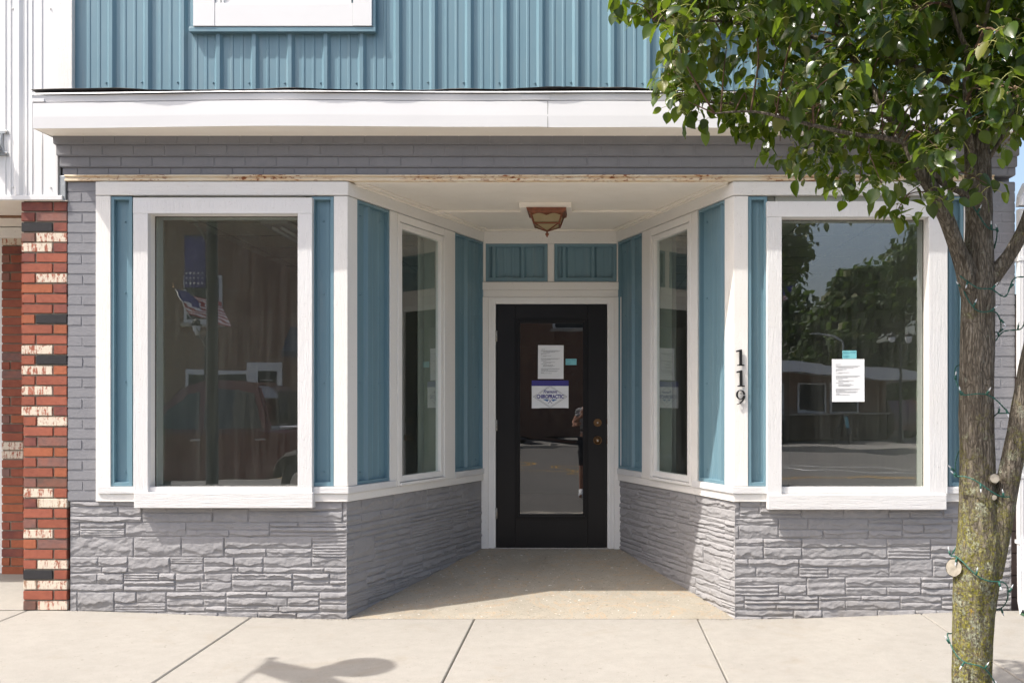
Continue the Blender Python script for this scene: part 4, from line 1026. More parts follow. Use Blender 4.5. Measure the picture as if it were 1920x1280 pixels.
MB().box(-4.325, bx0+.12, .908, 1.0, -.05, 2.68).build('mortar_bed', M['mortar'], lo)
MB().box(-7.5, -4.335, .93, 1.05, -.05, 2.68).build('lobby_wall', M['vinyl'], NB)
s_ = MB(); nx1 = Xp(106); nribs = [Xp(35)+.2286*k*2-0 for k in range(-9, 1)]+[Xp(102)]
pr_ = rib_profile(-8.5, nx1, [Xp(37)-.305*k for k in range(0, 16)]+[Xp(97)-0], -.012, .014, False)
ribbed(s_, pr_, 2.715, 6.0)
for u in (Xp(35)-.03, Xp(105)-.028): screw(s_, u, -.012, Zp(352)); screw(s_, u, -.012, Zp(18))
mn_ = MB()
for u in (12, 22, 52, 62, 80): mn_.box(Xp(u)-.005, Xp(u)+.005, -.0165, -.011, 2.716, 6.0, .002)
s_.build('upper_siding', M['siding_white'], NB); mn_.build('siding_rib', M['siding_white'], NB)
MB().box(-8.5, Xp(121), -.030, .05, 2.684, 2.713, .003).build('bottom_trim', M['white_metal'], NB)
MB().box(nx1+.0005, nx1+.02, -.022, .02, 2.714, 6.0, .002).build('corner_trim', M['white_metal'], NB)
MB().box(Xp(113), Xp(125), -.014, .03, Zp(378), Zp(330), .004).build('flashing_end', M['galv'], NB)
so_ = MB(); so_.box(-8.4, bx0+.3, -.02, 1.1, 2.681, 2.6835); so_.build('soffit', M['ceiling'], NB)
MB().box(-8.4, bx0+.25, .86, .90, 2.60, 2.675, .003).build('soffit_board', M['trim_h'], NB)
MB().box(Xp(-6, .45), Xp(40, .45), .45, .49, 2.668, 2.6808, .002).build('soffit_batten', M['wood'], NB)
MB().box(-8.5, nx1, .0, 5, 2.69, 6.0).build('upper_wall', M['mortar'], NB)
MB().box(-8.5, -7.4, .2, 5, -.1, 2.69).build('side_wall', M['mortar'], NB)
# grey sign bracket at the left edge
br = tag(empty('sign_bracket', (Xp(0, -.03), -.013, Zp(270))), 'grey steel sign bracket bolted to the white siding at the left edge', 'bracket')
k = MB(); k.box(-.20, .045, -.012, 0, .058, .082, .003); k.box(-.20, .045, -.012, 0, -.082, -.058, .003)
k.tube([(.008, -.006, .062), (.004, -.008, .02), (.004, -.008, -.02), (.02, -.006, -.062)], .009, 8); k.tube([(.038, -.006, -.066), (.0, -.008, -.045), (-.05, -.01, -.02)], .006, 8); k.build('plate', M['galv'], br)
for z in (.070, -.070): MB().cyl((.036, -.015, z), .007, .008, 'Y', seg=6).build('bolt', M['steel'], br)
k = MB(); k.cyl((-.07, -.06, 0), .055, .12, 'Y', seg=20, bev=.008); k.build('lamp_body', M['galv'], br)

# ------------------------------------------------------------------ right neighbour, gap and downspout
NR = tag(empty('brown_house', (0,0,0)), 'low brown boarded building beyond the white downspout at the right edge', 'building')
k = MB()
for i in range(14): k.box(2.84, 9, .42-.004*0, .6, -.1+i*.152, .048+i*.152, .006)
k.build('boarding', simple('brown_stained_boards', (.16, .10, .07), .7, 0, .2, 10), NR)
MB().box(2.85, 9, .5, 4, -.1, 2.05).build('wall', M['mortar'], NR); MB().box(2.8, 9.1, .3, 4.2, 2.05, 2.12, .01).build('roof', M['shingle'], NR)
ds = tag(empty('downspout', (Xp(1913), -.045, 0)), 'white corrugated metal downspout at the right end of the shop front', 'downspout')
def rect_tube(mb, path, w_, d_, flutes=4):
    ring_ = []
    n_ = flutes*4
    for i in range(n_+1): u = -1+2*i/n_; ring_.append((u*w_/2, -d_/2+(.004 if i % 4 in (2,) else 0)))
    ring_ += [(w_/2, d_/2), (-w_/2, d_/2)]; m = len(ring_); V = []
    for i, (x, y, z, tiltx) in enumerate(path):
        for (a, b_) in ring_: V.append((x+a, y+b_*math.cos(tiltx), z+b_*math.sin(tiltx)))
    fs = [(i*m+k, i*m+(k+1) % m, (i+1)*m+(k+1) % m, (i+1)*m+k) for i in range(len(path)-1) for k in range(m)]
    mb.raw(V, fs)
k = MB(); rect_tube(k, [(0, 0, 2.62, 0), (0, 0, .55, 0), (0, -.01, .48, -.3), (-.015, -.045, .32, -.25), (-.02, -.06, .14, -.3), (-.02, -.085, .07, -.9)], .068, .055); k.build('pipe', M['white_metal'], ds)
k = MB(); rect_tube(k, [(0, .0, 2.64, 0), (.01, .01, 2.70, .5), (.05, .03, 2.77, .9), (.12, .05, 2.80, 1.2)], .074, .06); k.build('elbow', M['white_metal'], ds)
for z in (.92, .50, 2.3): MB().box(-.039, .039, -.031, .04, z-.012, z+.012, .002).build('strap', M['white_metal'], ds)
MB().box(-.051, .012, -.112, -.06, .052, .066, .002).build('outlet_mouth', simple('mossy_green_inside', (.05, .12, .06), .8), ds)

# ------------------------------------------------------------------ pear tree at the kerb
TY = -2.45; TX = Xp(1828, TY)
def T(px, py, dy=0.0): return Vector((Xp(px, TY), TY+dy, Zp(py, TY)))
tree = tag(empty('pear_tree', (TX, TY, walk_z(TX, TY))), 'street pear tree with lichened trunk and glossy green leaves in front of the right window', 'tree')
def rel(p): return Vector(p)-tree.location
PXM = (TY-CAMY)/F
def limb(mb, pts, seg=40, n=10, amp=.10, seed=1, fine=.05):
    """pts: (px, py, dy, width in px)"""
    P = smooth_path([rel(T(a, b, c)) for a, b, c, w_ in pts], n); Wd = []
    for i in range(len(pts)-1):
        for q in range(n): Wd.append(pts[i][3]+(pts[i+1][3]-pts[i][3])*q/n)
    Wd.append(pts[-1][3]); up = Vector((0, -1, 0)); V = []; m = len(P)
    for i in range(m):
        t = (P[min(i+1, m-1)]-P[max(i-1, 0)]).normalized(); u = (up-t*up.dot(t)).normalized(); s = t.cross(u)
        r0 = Wd[i]*PXM/2*(.91 if pts[0][3] > 56 else .88)
        for q in range(seg):
            a = 2*math.pi*q/seg
            nz = float(fbm(np.array([a*1.1+seed*9]), np.array([P[i].z*3.2+seed]), 3)[0])*amp*2+float(fbm(np.array([a*7+seed]), np.array([P[i].z*14]), 2)[0])*fine
            rr_ = r0*(1+nz); V.append(tuple(P[i]+u*math.cos(a)*rr_+s*math.sin(a)*rr_))
    fs = [(i*seg+q, i*seg+(q+1) % seg, (i+1)*seg+(q+1) % seg, (i+1)*seg+q) for i in range(m-1) for q in range(seg)]
    mb.raw(V, fs+[tuple(range(seg))[::-1], tuple((m-1)*seg+q for q in range(seg))]); return P, Wd
tk = MB()
TRK = [(1820, 1478, 0, 104), (1822, 1400, 0, 84), (1822, 1280, 0, 76), (1826, 1150, 0, 80), (1831, 1075, 0, 92), (1838, 1010, 0, 92), (1834, 930, 0, 74), (1833, 850, 0, 66), (1831, 750, 0, 66), (1832, 640, 0, 66), (1835, 560, 0, 66), (1836, 505, 0, 60), (1836, 430, 0, 52), (1834, 330, 0, 53), (1836, 220, .03, 46), (1842, 100, .05, 40), (1846, 0, .05, 36), (1840, -160, .03, 32), (1850, -400, 0, 26), (1846, -700, .05, 18), (1850, -950, 0, 9)]
mainP, mainW = limb(tk, TRK, 56, 12, .05, 1)
limbs = [
    [(1848, 1075, -.01, 60), (1866, 1000, -.02, 50), (1878, 930, -.03, 46), (1890, 850, -.05, 44), (1903, 770, -.06, 44), (1913, 690, -.08, 42), (1924, 610, -.1, 36), (1945, 480, -.15, 32), (1975, 300, -.2, 26), (1990, 60, -.28, 18), (2010, -250, -.3, 9)],
    [(1826, 560, -.0, 50), (1806, 505, -.02, 40), (1785, 462, -.04, 33), (1763, 415, -.06, 31), (1735, 362, -.07, 31), (1712, 330, -.08, 28), (1690, 270, -.05, 22), (1650, 190, 0, 17), (1600, 80, .05, 14), (1560, -80, .1, 10), (1530, -260, .1, 5)],
    [(1815, 372, -.01, 22), (1795, 362, -.03, 15), (1760, 352, -.06, 14), (1730, 334, -.10, 13), (1706, 305, -.14, 13), (1680, 292, -.16, 12), (1630, 286, -.2, 10), (1570, 282, -.22, 9), (1480, 262, -.22, 7), (1400, 240, -.2, 5), (1330, 235, -.15, 3)],
    [(1855, 525, 0, 40), (1885, 482, -.03, 28), (1910, 430, -.05, 26), (1932, 360, -.06, 24), (1975, 230, -.1, 20), (2040, 60, -.1, 14), (2080, -150, -.1, 8)],
    [(1815, 300, -.04, 16), (1790, 240, -.12, 12), (1782, 180, -.15, 12), (1783, 130, -.16, 12), (1765, 95, -.18, 9), (1740, 30, -.2, 7), (1720, -60, -.2, 4)],
    [(1783, 135, -.16, 10), (1805, 105, -.17, 8), (1812, 50, -.2, 7), (1830, -40, -.2, 5)],
    [(1835, 180, 0, 20), (1760, 120, .1, 16), (1640, 60, .2, 13), (1500, 20, .2, 10), (1350, 10, .15, 7), (1230, 20, .1, 4)],
    [(1838, 100, 0, 18), (1740, -20, -.2, 14), (1600, -60, -.35, 11), (1420, -70, -.4, 7), (1270, -60, -.4, 4)],
    [(1812, 262, .02, 12), (1700, 190, .2, 10), (1560, 160, .3, 8), (1420, 150, .3, 6), (1290, 150, .25, 3)],
    [(1842, 60, 0, 18), (1900, -60, .3, 12), (2000, -200, .5, 8), (2080, -330, .6, 4)],
    [(1843, -60, 0, 18), (1860, -200, -.4, 12), (1900, -380, -.7, 6)], [(1845, -200, 0, 16), (1760, -330, .4, 10), (1700, -500, .6, 5)],
    [(1846, -300, 0, 14), (1700, -430, -.2, 9), (1560, -560, -.3, 4)],
    [(1850, 300, -.02, 10), (1868, 262, -.06, 7), (1880, 215, -.1, 6), (1900, 120, -.15, 5)],
]
limbP = []
for i, L_ in enumerate(limbs): limbP.append(limb(tk, L_, 40 if L_[0][3] > 30 else 14, 9, .07, i+3)[0])
tk.build('trunk', M['bark'], tree, True)
def knot(px, py, dirv, r, ln, name='pruned_stub'):
    p = rel(T(px, py, 0)); d = Vector(dirv).normalized(); q = Vector((p.x, p.y-.0, p.z)); 
    k = MB(); k.tube([q-d*.03, q+d*ln*.6, q+d*ln], [r*1.25, r*1.12, r*1.0], 20, caps=False); o = k.build(name, M['bark'], tree, True)
    k = MB(); rr_ = random.Random(3); u = d.orthogonal().normalized(); v = d.cross(u)
    pts = [q+d*ln*.97+(u*math.cos(a)+v*math.sin(a))*r*rr_.uniform(.92, 1.0) for a in [2*math.pi*i/22 for i in range(22)]]
    k.raw([tuple(q+d*(ln*.97+.003))]+[tuple(x) for x in pts], [(0, i+1, (i+1) % 22+1) for i in range(22)]); k.build('cut_face', M['cutwood'], o, True)
knot(1852, 905, (-.1, -1, .3), .019, .088); knot(1799, 1064, (-1, -.75, .15), .034, .040)
knot(1858, 932, (-.25, -1, .1), .011, .070); knot(1804, 462, (-1, -.2, .3), .006, .05)
# leaves
def in_poly(x, y, P):
    c = False; j = len(P)-1
    for i in range(len(P)):
        if (P[i][1] > y) != (P[j][1] > y) and x < (P[j][0]-P[i][0])*(y-P[i][1])/(P[j][1]-P[i][1])+P[i][0]: c = not c
        j = i
    return c
OUT = [(1175, -140), (1160, 20), (1180, 68), (1215, 72), (1240, 84), (1246, 115), (1228, 160), (1222, 200), (1228, 226), (1262, 246), (1330, 246), (1392, 246), (1408, 232), (1438, 240), (1460, 262), (1500, 268), (1520, 285), (1560, 300), (1600, 320), (1640, 345), (1680, 392), (1706, 392), (1712, 330), (1760, 300), (1792, 318), (1812, 290), (1850, 215), (1900, 235), (1940, 255), (1990, 240), (2060, 120), (2090, -140)]
rt = random.Random(42)
clumps = []
tries = 0
while len(clumps) < 320 and tries < 26000:
    tries += 1
    px, py = rt.uniform(1150, 2080), rt.uniform(-140, 400)
    if not in_poly(px-(8 if px < 1420 else 0), py+(52 if px < 1440 else 28), OUT): continue
    # window in the foliage where the white canopy shows
    if 1700 < px < 1800 and 90 < py < 260 and rt.random() < .72: continue
    if 1500 < px < 1700 and 0 < py < 50 and rt.random() < .5: continue
    if 1640 < px < 1740 and 150 < py < 250 and rt.random() < .45: continue
    if py > 300 and px < 1700 and rt.random() < .35: continue
    dy = rt.gauss(-.05, .27); p = T(px, py, dy)
    if any((p-q[0]).length < .071 for q in clumps): continue
    clumps.append((p, rt.uniform(.055, .095)))
hang = [(1618, 372), (1690, 372), (1672, 402), (1712, 400), (1640, 335), (1800, 372), (1770, 350), (1540, 300), (1500, 285), (1905, 245), (1910, 150), (1915, 200), (1745, 205), (1860, 210), (1880, 170)]
for px, py in hang: clumps.append((T(px, py, rt.uniform(-.25, -.05)), .05))
nin = len(clumps)
# upper crown, outside the frame
while len(clumps) < nin+330:
    x, y, z = rt.gauss(0, .5), rt.gauss(0, .45), rt.gauss(0, .5)
    if x*x+y*y+z*z > 1: continue
    p = Vector((TX+.10+x*1.45, TY+y*1.25, 4.35+z*1.75))
    if p.z < 2.98: continue
    clumps.append((p, rt.uniform(.10, .18)))
allp = [q for P in limbP for q in P[4:]]+mainP[150:]
tw = MB(); LV = []; LF = []; LC = []; st = MB(); frt = MB()
LEAF = [(-.0, 0, 0)]
def leaf(p, d, nrm, L_, W_, tone, spot):
    """folded, drooping pear leaf from its base p along d"""
    s = d.cross(nrm).normalized(); nrm = s.cross(d).normalized(); b0 = len(LV)
    prof = [(0, .0), (.08, .55), (.25, .95), (.45, 1.0), (.65, .82), (.82, .48), (.93, .17), (1.0, 0)]
    fold = rt.uniform(.10, .42); curl = rt.uniform(.0, .34); wave = rt.uniform(.0, .07); ph = rt.uniform(0, 6)
    for i, (u, w_) in enumerate(prof):
        c = p+d*(L_*u*(1-.10*curl*u))-nrm*(curl*L_*u*u*.6); h = W_*w_/2
        LV.append(tuple(c))
        for sg in (-1, 1):
            LV.append(tuple(c+s*sg*h*.55+nrm*(fold*h*.42)))
            LV.append(tuple(c+s*sg*h*.97+nrm*(fold*h*1.0+wave*W_*math.sin(ph+u*9+sg))))
        LC.extend([(tone, spot, 0, 1)]*5)
    for i in range(len(prof)-1):
        a, b = b0+i*5, b0+(i+1)*5
        LF.extend([(a, b, b+1, a+1), (a+1, b+1, b+2, a+2), (a, a+3, b+3, b), (a+3, a+4, b+4, b+3)])
for ci, (p, rad) in enumerate(clumps):
    q = min(allp, key=lambda a: (Vector(a)+tree.location-p).length); q0 = Vector(q)+tree.location
    infr = ci < nin; dist = (q0-p).length
    mid = (q0+p)/2+Vector((rt.uniform(-.04, .04), rt.uniform(-.04, .04), .12*dist+rt.uniform(0, .03)))
    pts = smooth_path([rel(q0), rel(mid), rel(p)], 4 if infr else 2)
    tw.tube(pts, [.0018+.0034*(1-i/(len(pts)-1))*min(1, dist*2) for i in range(len(pts))], 5 if infr else 3)
    tdir = (p-mid).normalized()
    nl = rt.randint(15, 24) if infr else rt.randint(9, 14)
    if ci >= nin-0 or (nin-15 <= ci < nin): nl = nl if ci >= nin else 8
    for k in range(nl):
        a = rt.uniform(0, 2*math.pi); e = rt.uniform(-.3, 1.0)
        gv = Vector((rt.gauss(0, rad*.55), rt.gauss(0, rad*.55), rt.gauss(0, rad*.55))); base = p+gv*min(1, rad*.95/max(1e-6, gv.length))
        out = Vector((math.cos(a), math.sin(a), -.1+rt.gauss(0, .45))).normalized()
        pet = base+out*rt.uniform(.018, .045)+Vector((0, 0, -.004))
        d = (out*rt.uniform(.4, 1.0)+Vector((0, 0, rt.uniform(-1.25, -.15)))).normalized()
        up = (Vector((rt.gauss(0, .45), rt.gauss(0, .45)-.25, 1))).normalized()
        if abs(d.dot(up)) > .92: up = out
        L_ = rt.triangular(.028, .086, .054)*(1 if infr else 1.15); tone = min(1, max(0, rt.gauss(.30, .36)))
        leaf(rel(pet), d, up, L_, L_*rt.uniform(.62, .82), tone, rt.random())
        if infr: st.tube([rel(base), rel((base+pet)/2+Vector((0,0,.004))), rel(pet)], .0012, 3, caps=False)
    if infr and rt.random() < .30:
        for k in range(rt.randint(3, 7)):
            f0 = p+Vector((rt.gauss(0, .025), rt.gauss(0, .025), rt.uniform(-.03, .02))); frt.ball(rel(f0), rt.uniform(.0035, .0052), seg=8); frt.tube([rel(p), rel(f0)], .0007, 3, caps=False)
me = bpy.data.meshes.new('crown'); me.from_pydata(LV, [], LF)
at = me.color_attributes.new('tone', 'FLOAT_COLOR', 'POINT'); at.data.foreach_set('color', np.array(LC, np.float32).ravel())
link('crown', me, M['leaf'], tree, True)
tw.build('twig', M['twig'], tree, True); st.build('leaf_stalk', M['stalk'], tree, True); frt.build('fruit', M['fruit'], tree, True)

# string of small lights wound round the tree
sl = tag(empty('light_string', tree.location), 'green wire string of clear mini lights wound around the tree trunk', 'string lights')
def trunk_at(z):
    zr = z-tree.location.z; b = min(range(len(mainP)), key=lambda i: abs(mainP[i].z-zr)); return mainP[b], mainW[b]*PXM/2
wp = []; N_ = 330
rw_ = random.Random(12)
for i in range(N_+1):
    th = i/N_*2*math.pi*6.3; z = .02+(th/(2*math.pi))*.345
    zz_ = z+.016*math.sin(th*3.3)+.02*math.sin(th*1.13)
    c, r = trunk_at(tree.location.z+.0+zz_+.12); r = r*1.08+.006
    if 1.0 < zz_ < 1.42 and math.cos(th) > .3: r += .035
    a = math.pi/2+th     # climbs: rises towards the left on the side facing the street
    wp.append(Vector((c.x+math.cos(-a)*r, c.y+math.sin(-a)*r, zz_+.02)))
def helix_wire(mb, pts, off):
    n = len(pts); P = []
    for i in range(n):
        t = (pts[min(i+1, n-1)]-pts[max(0, i-1)]).normalized(); u = t.orthogonal().normalized(); v = t.cross(u); a = i*1.1+off
        P.append(pts[i]+(u*math.cos(a)+v*math.sin(a))*.0014)
    mb.tube(P, .0017, 5)
k = MB(); fine = smooth_path(wp, 3); helix_wire(k, fine, 0); helix_wire(k, fine, math.pi); 
# free strand to the right limb and one through the crown
st2 = smooth_path([rel(T(*p_)) for p_ in ((1790, 520, -.05), (1812, 545, -.10), (1838, 548, -.10), (1868, 560, -.08), (1882, 528, -.09), (1912, 524, -.1), (1924, 500, -.1), (1950, 470, -.1))], 8)
st3 = smooth_path([rel(T(*p_)) for p_ in ((1700, 290, -.2), (1728, 262, -.2), (1768, 256, -.2), (1800, 240, -.2), (1832, 222, -.16), (1860, 190, -.15))], 8)
st4 = smooth_path([rel(T(*p_)) for p_ in ((1862, 640, -.02), (1878, 622, -.02), (1905, 618, -.04), (1910, 600, -.06), (1924, 580, -.08))], 8)
st5 = smooth_path([rel(T(*p_)) for p_ in ((1625, 35, -.3), (1665, 26, -.3), (1700, 8, -.3), (1740, -20, -.3))], 8)
for s2 in (st2, st3, st4, st5): helix_wire(k, s2, 0); helix_wire(k, s2, math.pi)
k.build('wire', M['wire'], sl, True)
bi = 0
for path, step in ((fine, 19), (st2, 12), (st3, 13), (st4, 10), (st5, 10)):
    for i in range(4, len(path)-2, step):
        p = path[i]; c, r = trunk_at(tree.location.z+p.z)
        outv = Vector((p.x-c.x, p.y-c.y, 0)); outv = outv.normalized() if path is fine and outv.length > 0 else Vector((0, -1, 0))
        if outv.y > .5: continue
        d = Vector((rw_.uniform(-.7, .7), 0, rw_.choice((-1, 1, 1))*rw_.uniform(.6, 1)))+outv*rw_.uniform(.15, .5); d.normalize()
        q0 = p+outv*.004; o = MB().tube([q0, q0+d*.018], [.0034, .0042], 8).build('socket', M['wire'], sl, True)
        MB().tube([q0+d*.018, q0+d*.027, q0+d*.034], [.0030, .0026, .0005], 8).build('bulb', M['bulb'], o, True); bi += 1

# ------------------------------------------------------------------ street: lamp post, truck, far side (seen in the shop windows)
def lamp_post(loc, label, h=3.55, banner=True, flag=True, scale=1):
    e = tag(empty('street_lamp', loc), label, 'street lamp')
    MB().lathe([(0, 0), (.16, 0), (.16, .05), (.11, .12), (.09, .40), (.055, .5), (.045, h)], seg=16).build('post', M['black'], e, True)
    for sx in (-.30, .30):
        a = MB(); a.tube(smooth_path([(0, 0, h-.12), (sx*.6, 0, h+.0), (sx, 0, h-.02), (sx, 0, h+.05)], 5), .015, 8); a.build('arm', M['black'], e, True)
        g = MB(); g.lathe([(.05, h+.03), (.11, h+.12), (.13, h+.30), (.11, h+.34)], (sx, 0, 0), 16); g.build('globe', M['paper'], e, True)
        g = MB(); g.lathe([(.14, h+.33), (.18, h+.35), (.10, h+.46), (.03, h+.50), (.02, h+.56), (0, h+.6)], (sx, 0, 0), 20); g.build('cap', M['black'], e, True)
    return e
LPX, LPY = -3.42, -2.40
_lp = lamp_post((LPX, LPY, walk_z(LPX, LPY)), 'near black twin globe street lamp carrying a banner, reflected in the left window', 3.35)
_lp.rotation_euler = (0, 0, math.pi/2)
def banner(loc, label, w_=.42, h_=1.0):
    e = tag(empty('banner', loc), label, 'banner'); 
    MB().box(-w_, 0, -.008, .008, h_-.02, h_, .003).build('rod', M['black'], e); MB().box(-w_, 0, -.008, .008, 0, .02, .003).build('rod', M['black'], e)
    MB().box(-w_+.01, -.01, -.002, .002, .02, h_-.02).build('cloth', M['navy'], e)
    s = MB()
    for i in range(5):
        for j in range(3): s.box(-w_+.02+i*.036, -w_+.035+i*.036, -.003, .003, .05+j*.045, .065+j*.045)
    s.build('printed_pattern', M['paper'], e)
banner((LPX-.05, LPY, 2.42), 'navy banner with white stars hanging from the near street lamp', .21, .50)
def flag(loc, label, ang=50, L_=1.5, rz=0):
    e = tag(empty('flag', loc, rz), label, 'flag'); a = math.radians(ang); d = Vector((-math.cos(a), 0, math.sin(a)))
    MB().tube([(0,0,0), d*L_], .012, 8).build('pole', M['steel'], e, True); MB().ball(d*L_, .03).build('finial', M['brass'], e, True)
    W_, H_ = .85, .5; nn = 13; vs = []; grid = {}
    def P(u, v):   # u along the fly (hanging down), v along the pole
        b = d*(L_*.97-v*H_); f = Vector((.95, 0, -.30))*(u*W_); return b+f+Vector((0, .05*math.sin(u*5+v*3)*u, 0))
    red, wht, nav = MB(), MB(), MB()
    for j in range(nn):
        for i in range(12):
            u0, u1, v0, v1 = i/12, (i+1)/12, j/nn, (j+1)/nn
            tgt = nav if (i < 5 and j < 7) else (red if j % 2 == 0 else wht)
            tgt.raw([P(u0, v0), P(u1, v0), P(u1, v1), P(u0, v1)], [(0,1,2,3)])
    red.build('red_stripes', simple('flag_red', (.42, .03, .04), .7, 0, .05), e, True); wht.build('white_stripes', M['paper'], e, True); nav.build('canton', M['navy'], e, True)
flag((LPX-.04, LPY, 2.85), 'striped flag on a slanting pole fixed to the near street lamp', 58, 1.55, math.radians(-24))

def wheel(mbs, x, y, z, r, side):
    t, rim = mbs; t.cyl((x, y, z), r, .26, 'Y', seg=32, bev=.02); rim.cyl((x, y+side*.122, z), r*.62, .03, 'Y', seg=24)
    for k in range(6):
        a = k*math.pi/3; rim.box(-.03, .03, -.022, .022, 0, r*.58, .005, M=Matrix.Translation((x, y+side*.135, z)) @ Matrix.Rotation(a, 4, 'Y'))
red_car = simple('red_car_paint', (.11, .006, .008), .22, .2, .05, 3, 0, coat=1)
dkg = simple('tinted_car_glass', (.012, .016, .018), .04, 0, .05, 2, 0, spec=.8)
chrome = simple('chrome', (.6, .6, .6), .12, 1, .02, 3, 0)
rub = simple('tyre_rubber', (.02, .02, .02), .85)
def pickup(loc):
    e = tag(empty('pickup_truck', loc), 'dark red crew cab pickup truck with white bed cover parked across the street', 'pickup truck')
    Wd = .98  # half width
    low = [(-3.55, .45), (-3.6, .75), (-3.45, 1.02), (-2.1, 1.14), (2.25, 1.22), (2.28, .55), (2.1, .45), (1.18, .45), (1.13, .72), (.98, .90), (.65, .98), (.32, .90), (.17, .72), (.12, .45), (-2.08, .45), (-2.13, .72), (-2.28, .90), (-2.6, .98), (-2.92, .90), (-3.07, .72), (-3.12, .45)]
    b = MB(); b.slab(low, -Wd, Wd); bmesh.ops.bevel(b.bm, geom=list(b.bm.edges), offset=.03, segments=2, affect='EDGES'); b.build('body', red_car, e, angle=40)
    cab = [(-2.0, 1.13), (-1.25, 1.84), (-.9, 1.93), (-.35, 1.93), (-.10, 1.86), (.12, 1.17)]
    c = MB(); n = len(cab); ins = .18
    V = [(x, -Wd+.02+(z-1.13)*ins, z) for x, z in cab]+[(x, Wd-.02-(z-1.13)*ins, z) for x, z in cab]
    c.raw(V, [tuple(range(n)), tuple(range(n, 2*n))[::-1]]+[(i, n+i, n+(i+1) % n, (i+1) % n) for i in range(n)])
    bmesh.ops.bevel(c.bm, geom=list(c.bm.edges), offset=.04, segments=2, affect='EDGES'); c.build('cab', red_car, e, angle=40)
    for sd_ in (-1, 1):
        for w0 in ([(-1.72, 1.22), (-1.17, 1.74), (-1.0, 1.78), (-.98, 1.22)], [(-.90, 1.22), (-.90, 1.80), (-.42, 1.80), (-.18, 1.74), (-.03, 1.22)]):
            m2 = MB(); m2.raw([(x, sd_*(Wd-.016-(z-1.13)*ins+.006), z) for x, z in w0], [tuple(range(len(w0)))]); m2.build('side_window', dkg, e)
    MB().raw([(-1.99, -.8, 1.16), (-1.29, -.72, 1.81), (-1.29, .72, 1.81), (-1.99, .8, 1.16)], [(0,1,2,3)]).build('windscreen', dkg, e)
    for v in e.children[-1].data.vertices: v.co += Vector((-.02, 0, .02))
    MB().box(.125, .14, -.7, .7, 1.28, 1.78).build('rear_window', dkg, e)
    MB().box(.2, 2.24, -.88, .88, 1.21, 1.26, .02).build('bed_cover', M['paper'], e)
    for sd_ in (-1, 1):
        t, r_ = MB(), MB()
        for x in (-2.6, .65): wheel((t, r_), x, sd_*.84, .38, .40, sd_)
        t.build('tyre', rub, e, angle=40); r_.build('rim', chrome, e)
        MB().box(-3.58, -3.40, sd_*.75-.18, sd_*.75+.18, .82, .98, .03).build('headlight', M['paper'], e); MB().box(2.24, 2.30, sd_*.88-.07, sd_*.88+.07, .8, 1.15, .02).build('tail_light', red_car, e)
        for x in (-.95, .02): MB().box(x-.14, x+.02, sd_*(Wd+.004)-.014, sd_*(Wd+.004)+.014, 1.02, 1.05, .01).build('door_handle', chrome, e)
        MB().box(-1.75, -1.55, sd_*(Wd+.12)-.09, sd_*(Wd+.12)+.09, 1.15, 1.33, .03).build('mirror', M['black'], e)
    MB().box(-3.66, -3.52, -.95, .95, .45, .62, .03).build('bumper', chrome, e); MB().box(2.27, 2.42, -.95, .95, .42, .58, .03).build('bumper', chrome, e)
    MB().box(-.35, -.2, -.12, .12, 1.93, 1.98, .02).build('antenna_fin', M['black'], e)
    return e
pickup((-4.85, -8.9, -.20))

def hatch(loc, rz, label, paint):
    e = tag(empty('parked_car', loc, rz), label, 'car', 'red cars in the far car park'); Wd = .9
    low = [(-2.2, .35), (-2.25, .7), (-2.1, .92), (-1.1, 1.02), (2.1, 1.08), (2.2, .8), (2.15, .35), (1.75, .35), (1.66, .6), (1.4, .72), (1.12, .6), (1.04, .35), (-1.04, .35), (-1.12, .6), (-1.4, .72), (-1.66, .6), (-1.75, .35)]
    b = MB(); b.slab(low, -Wd, Wd); bmesh.ops.bevel(b.bm, geom=list(b.bm.edges), offset=.04, segments=2, affect='EDGES'); b.build('body', paint, e, angle=40)
    cab = [(-1.25, 1.0), (-.55, 1.6), (1.6, 1.63), (2.08, 1.06)]; n = 4; c = MB()
    V = [(x, -Wd+.04+(z-1)*.25, z) for x, z in cab]+[(x, Wd-.04-(z-1)*.25, z) for x, z in cab]
    c.raw(V, [tuple(range(n)), tuple(range(n, 2*n))[::-1]]+[(i, n+i, n+(i+1) % n, (i+1) % n) for i in range(n)]); bmesh.ops.bevel(c.bm, geom=list(c.bm.edges), offset=.05, segments=2, affect='EDGES'); c.build('cabin', paint, e, angle=40)
    for sd_ in (-1, 1):
        for w0 in ([(-1.0, 1.08), (-.5, 1.5), (.25, 1.53), (.3, 1.08)], [(.38, 1.08), (.34, 1.53), (1.5, 1.54), (1.8, 1.1)]):
            MB().raw([(x, sd_*(Wd-.034-(z-1)*.25+.008), z) for x, z in w0], [(0,1,2,3)]).build('side_window', dkg, e)
        t, r_ = MB(), MB()
        for x in (-1.4, 1.4): wheel((t, r_), x, sd_*.78, .32, .33, sd_)
        t.build('tyre', rub, e, angle=40); r_.build('rim', chrome, e)
        MB().box(-2.26, -2.12, sd_*.65-.15, sd_*.65+.15, .66, .8, .02).build('headlight', M['paper'], e)
    MB().raw([(-1.25, -.74, 1.04), (-.62, -.66, 1.57), (-.62, .66, 1.57), (-1.25, .74, 1.04)], [(0,1,2,3)]).build('windscreen', dkg, e)
    for v in e.children[-1].data.vertices: v.co += Vector((-.035, 0, .03))
hatch((12.6, -36, -.12), math.radians(62), 'red parked car nearest the sandwich board in the far car park', red_car)
hatch((15.4, -37.5, -.12), math.radians(62), 'red parked car furthest to the right in the far car park', red_car)

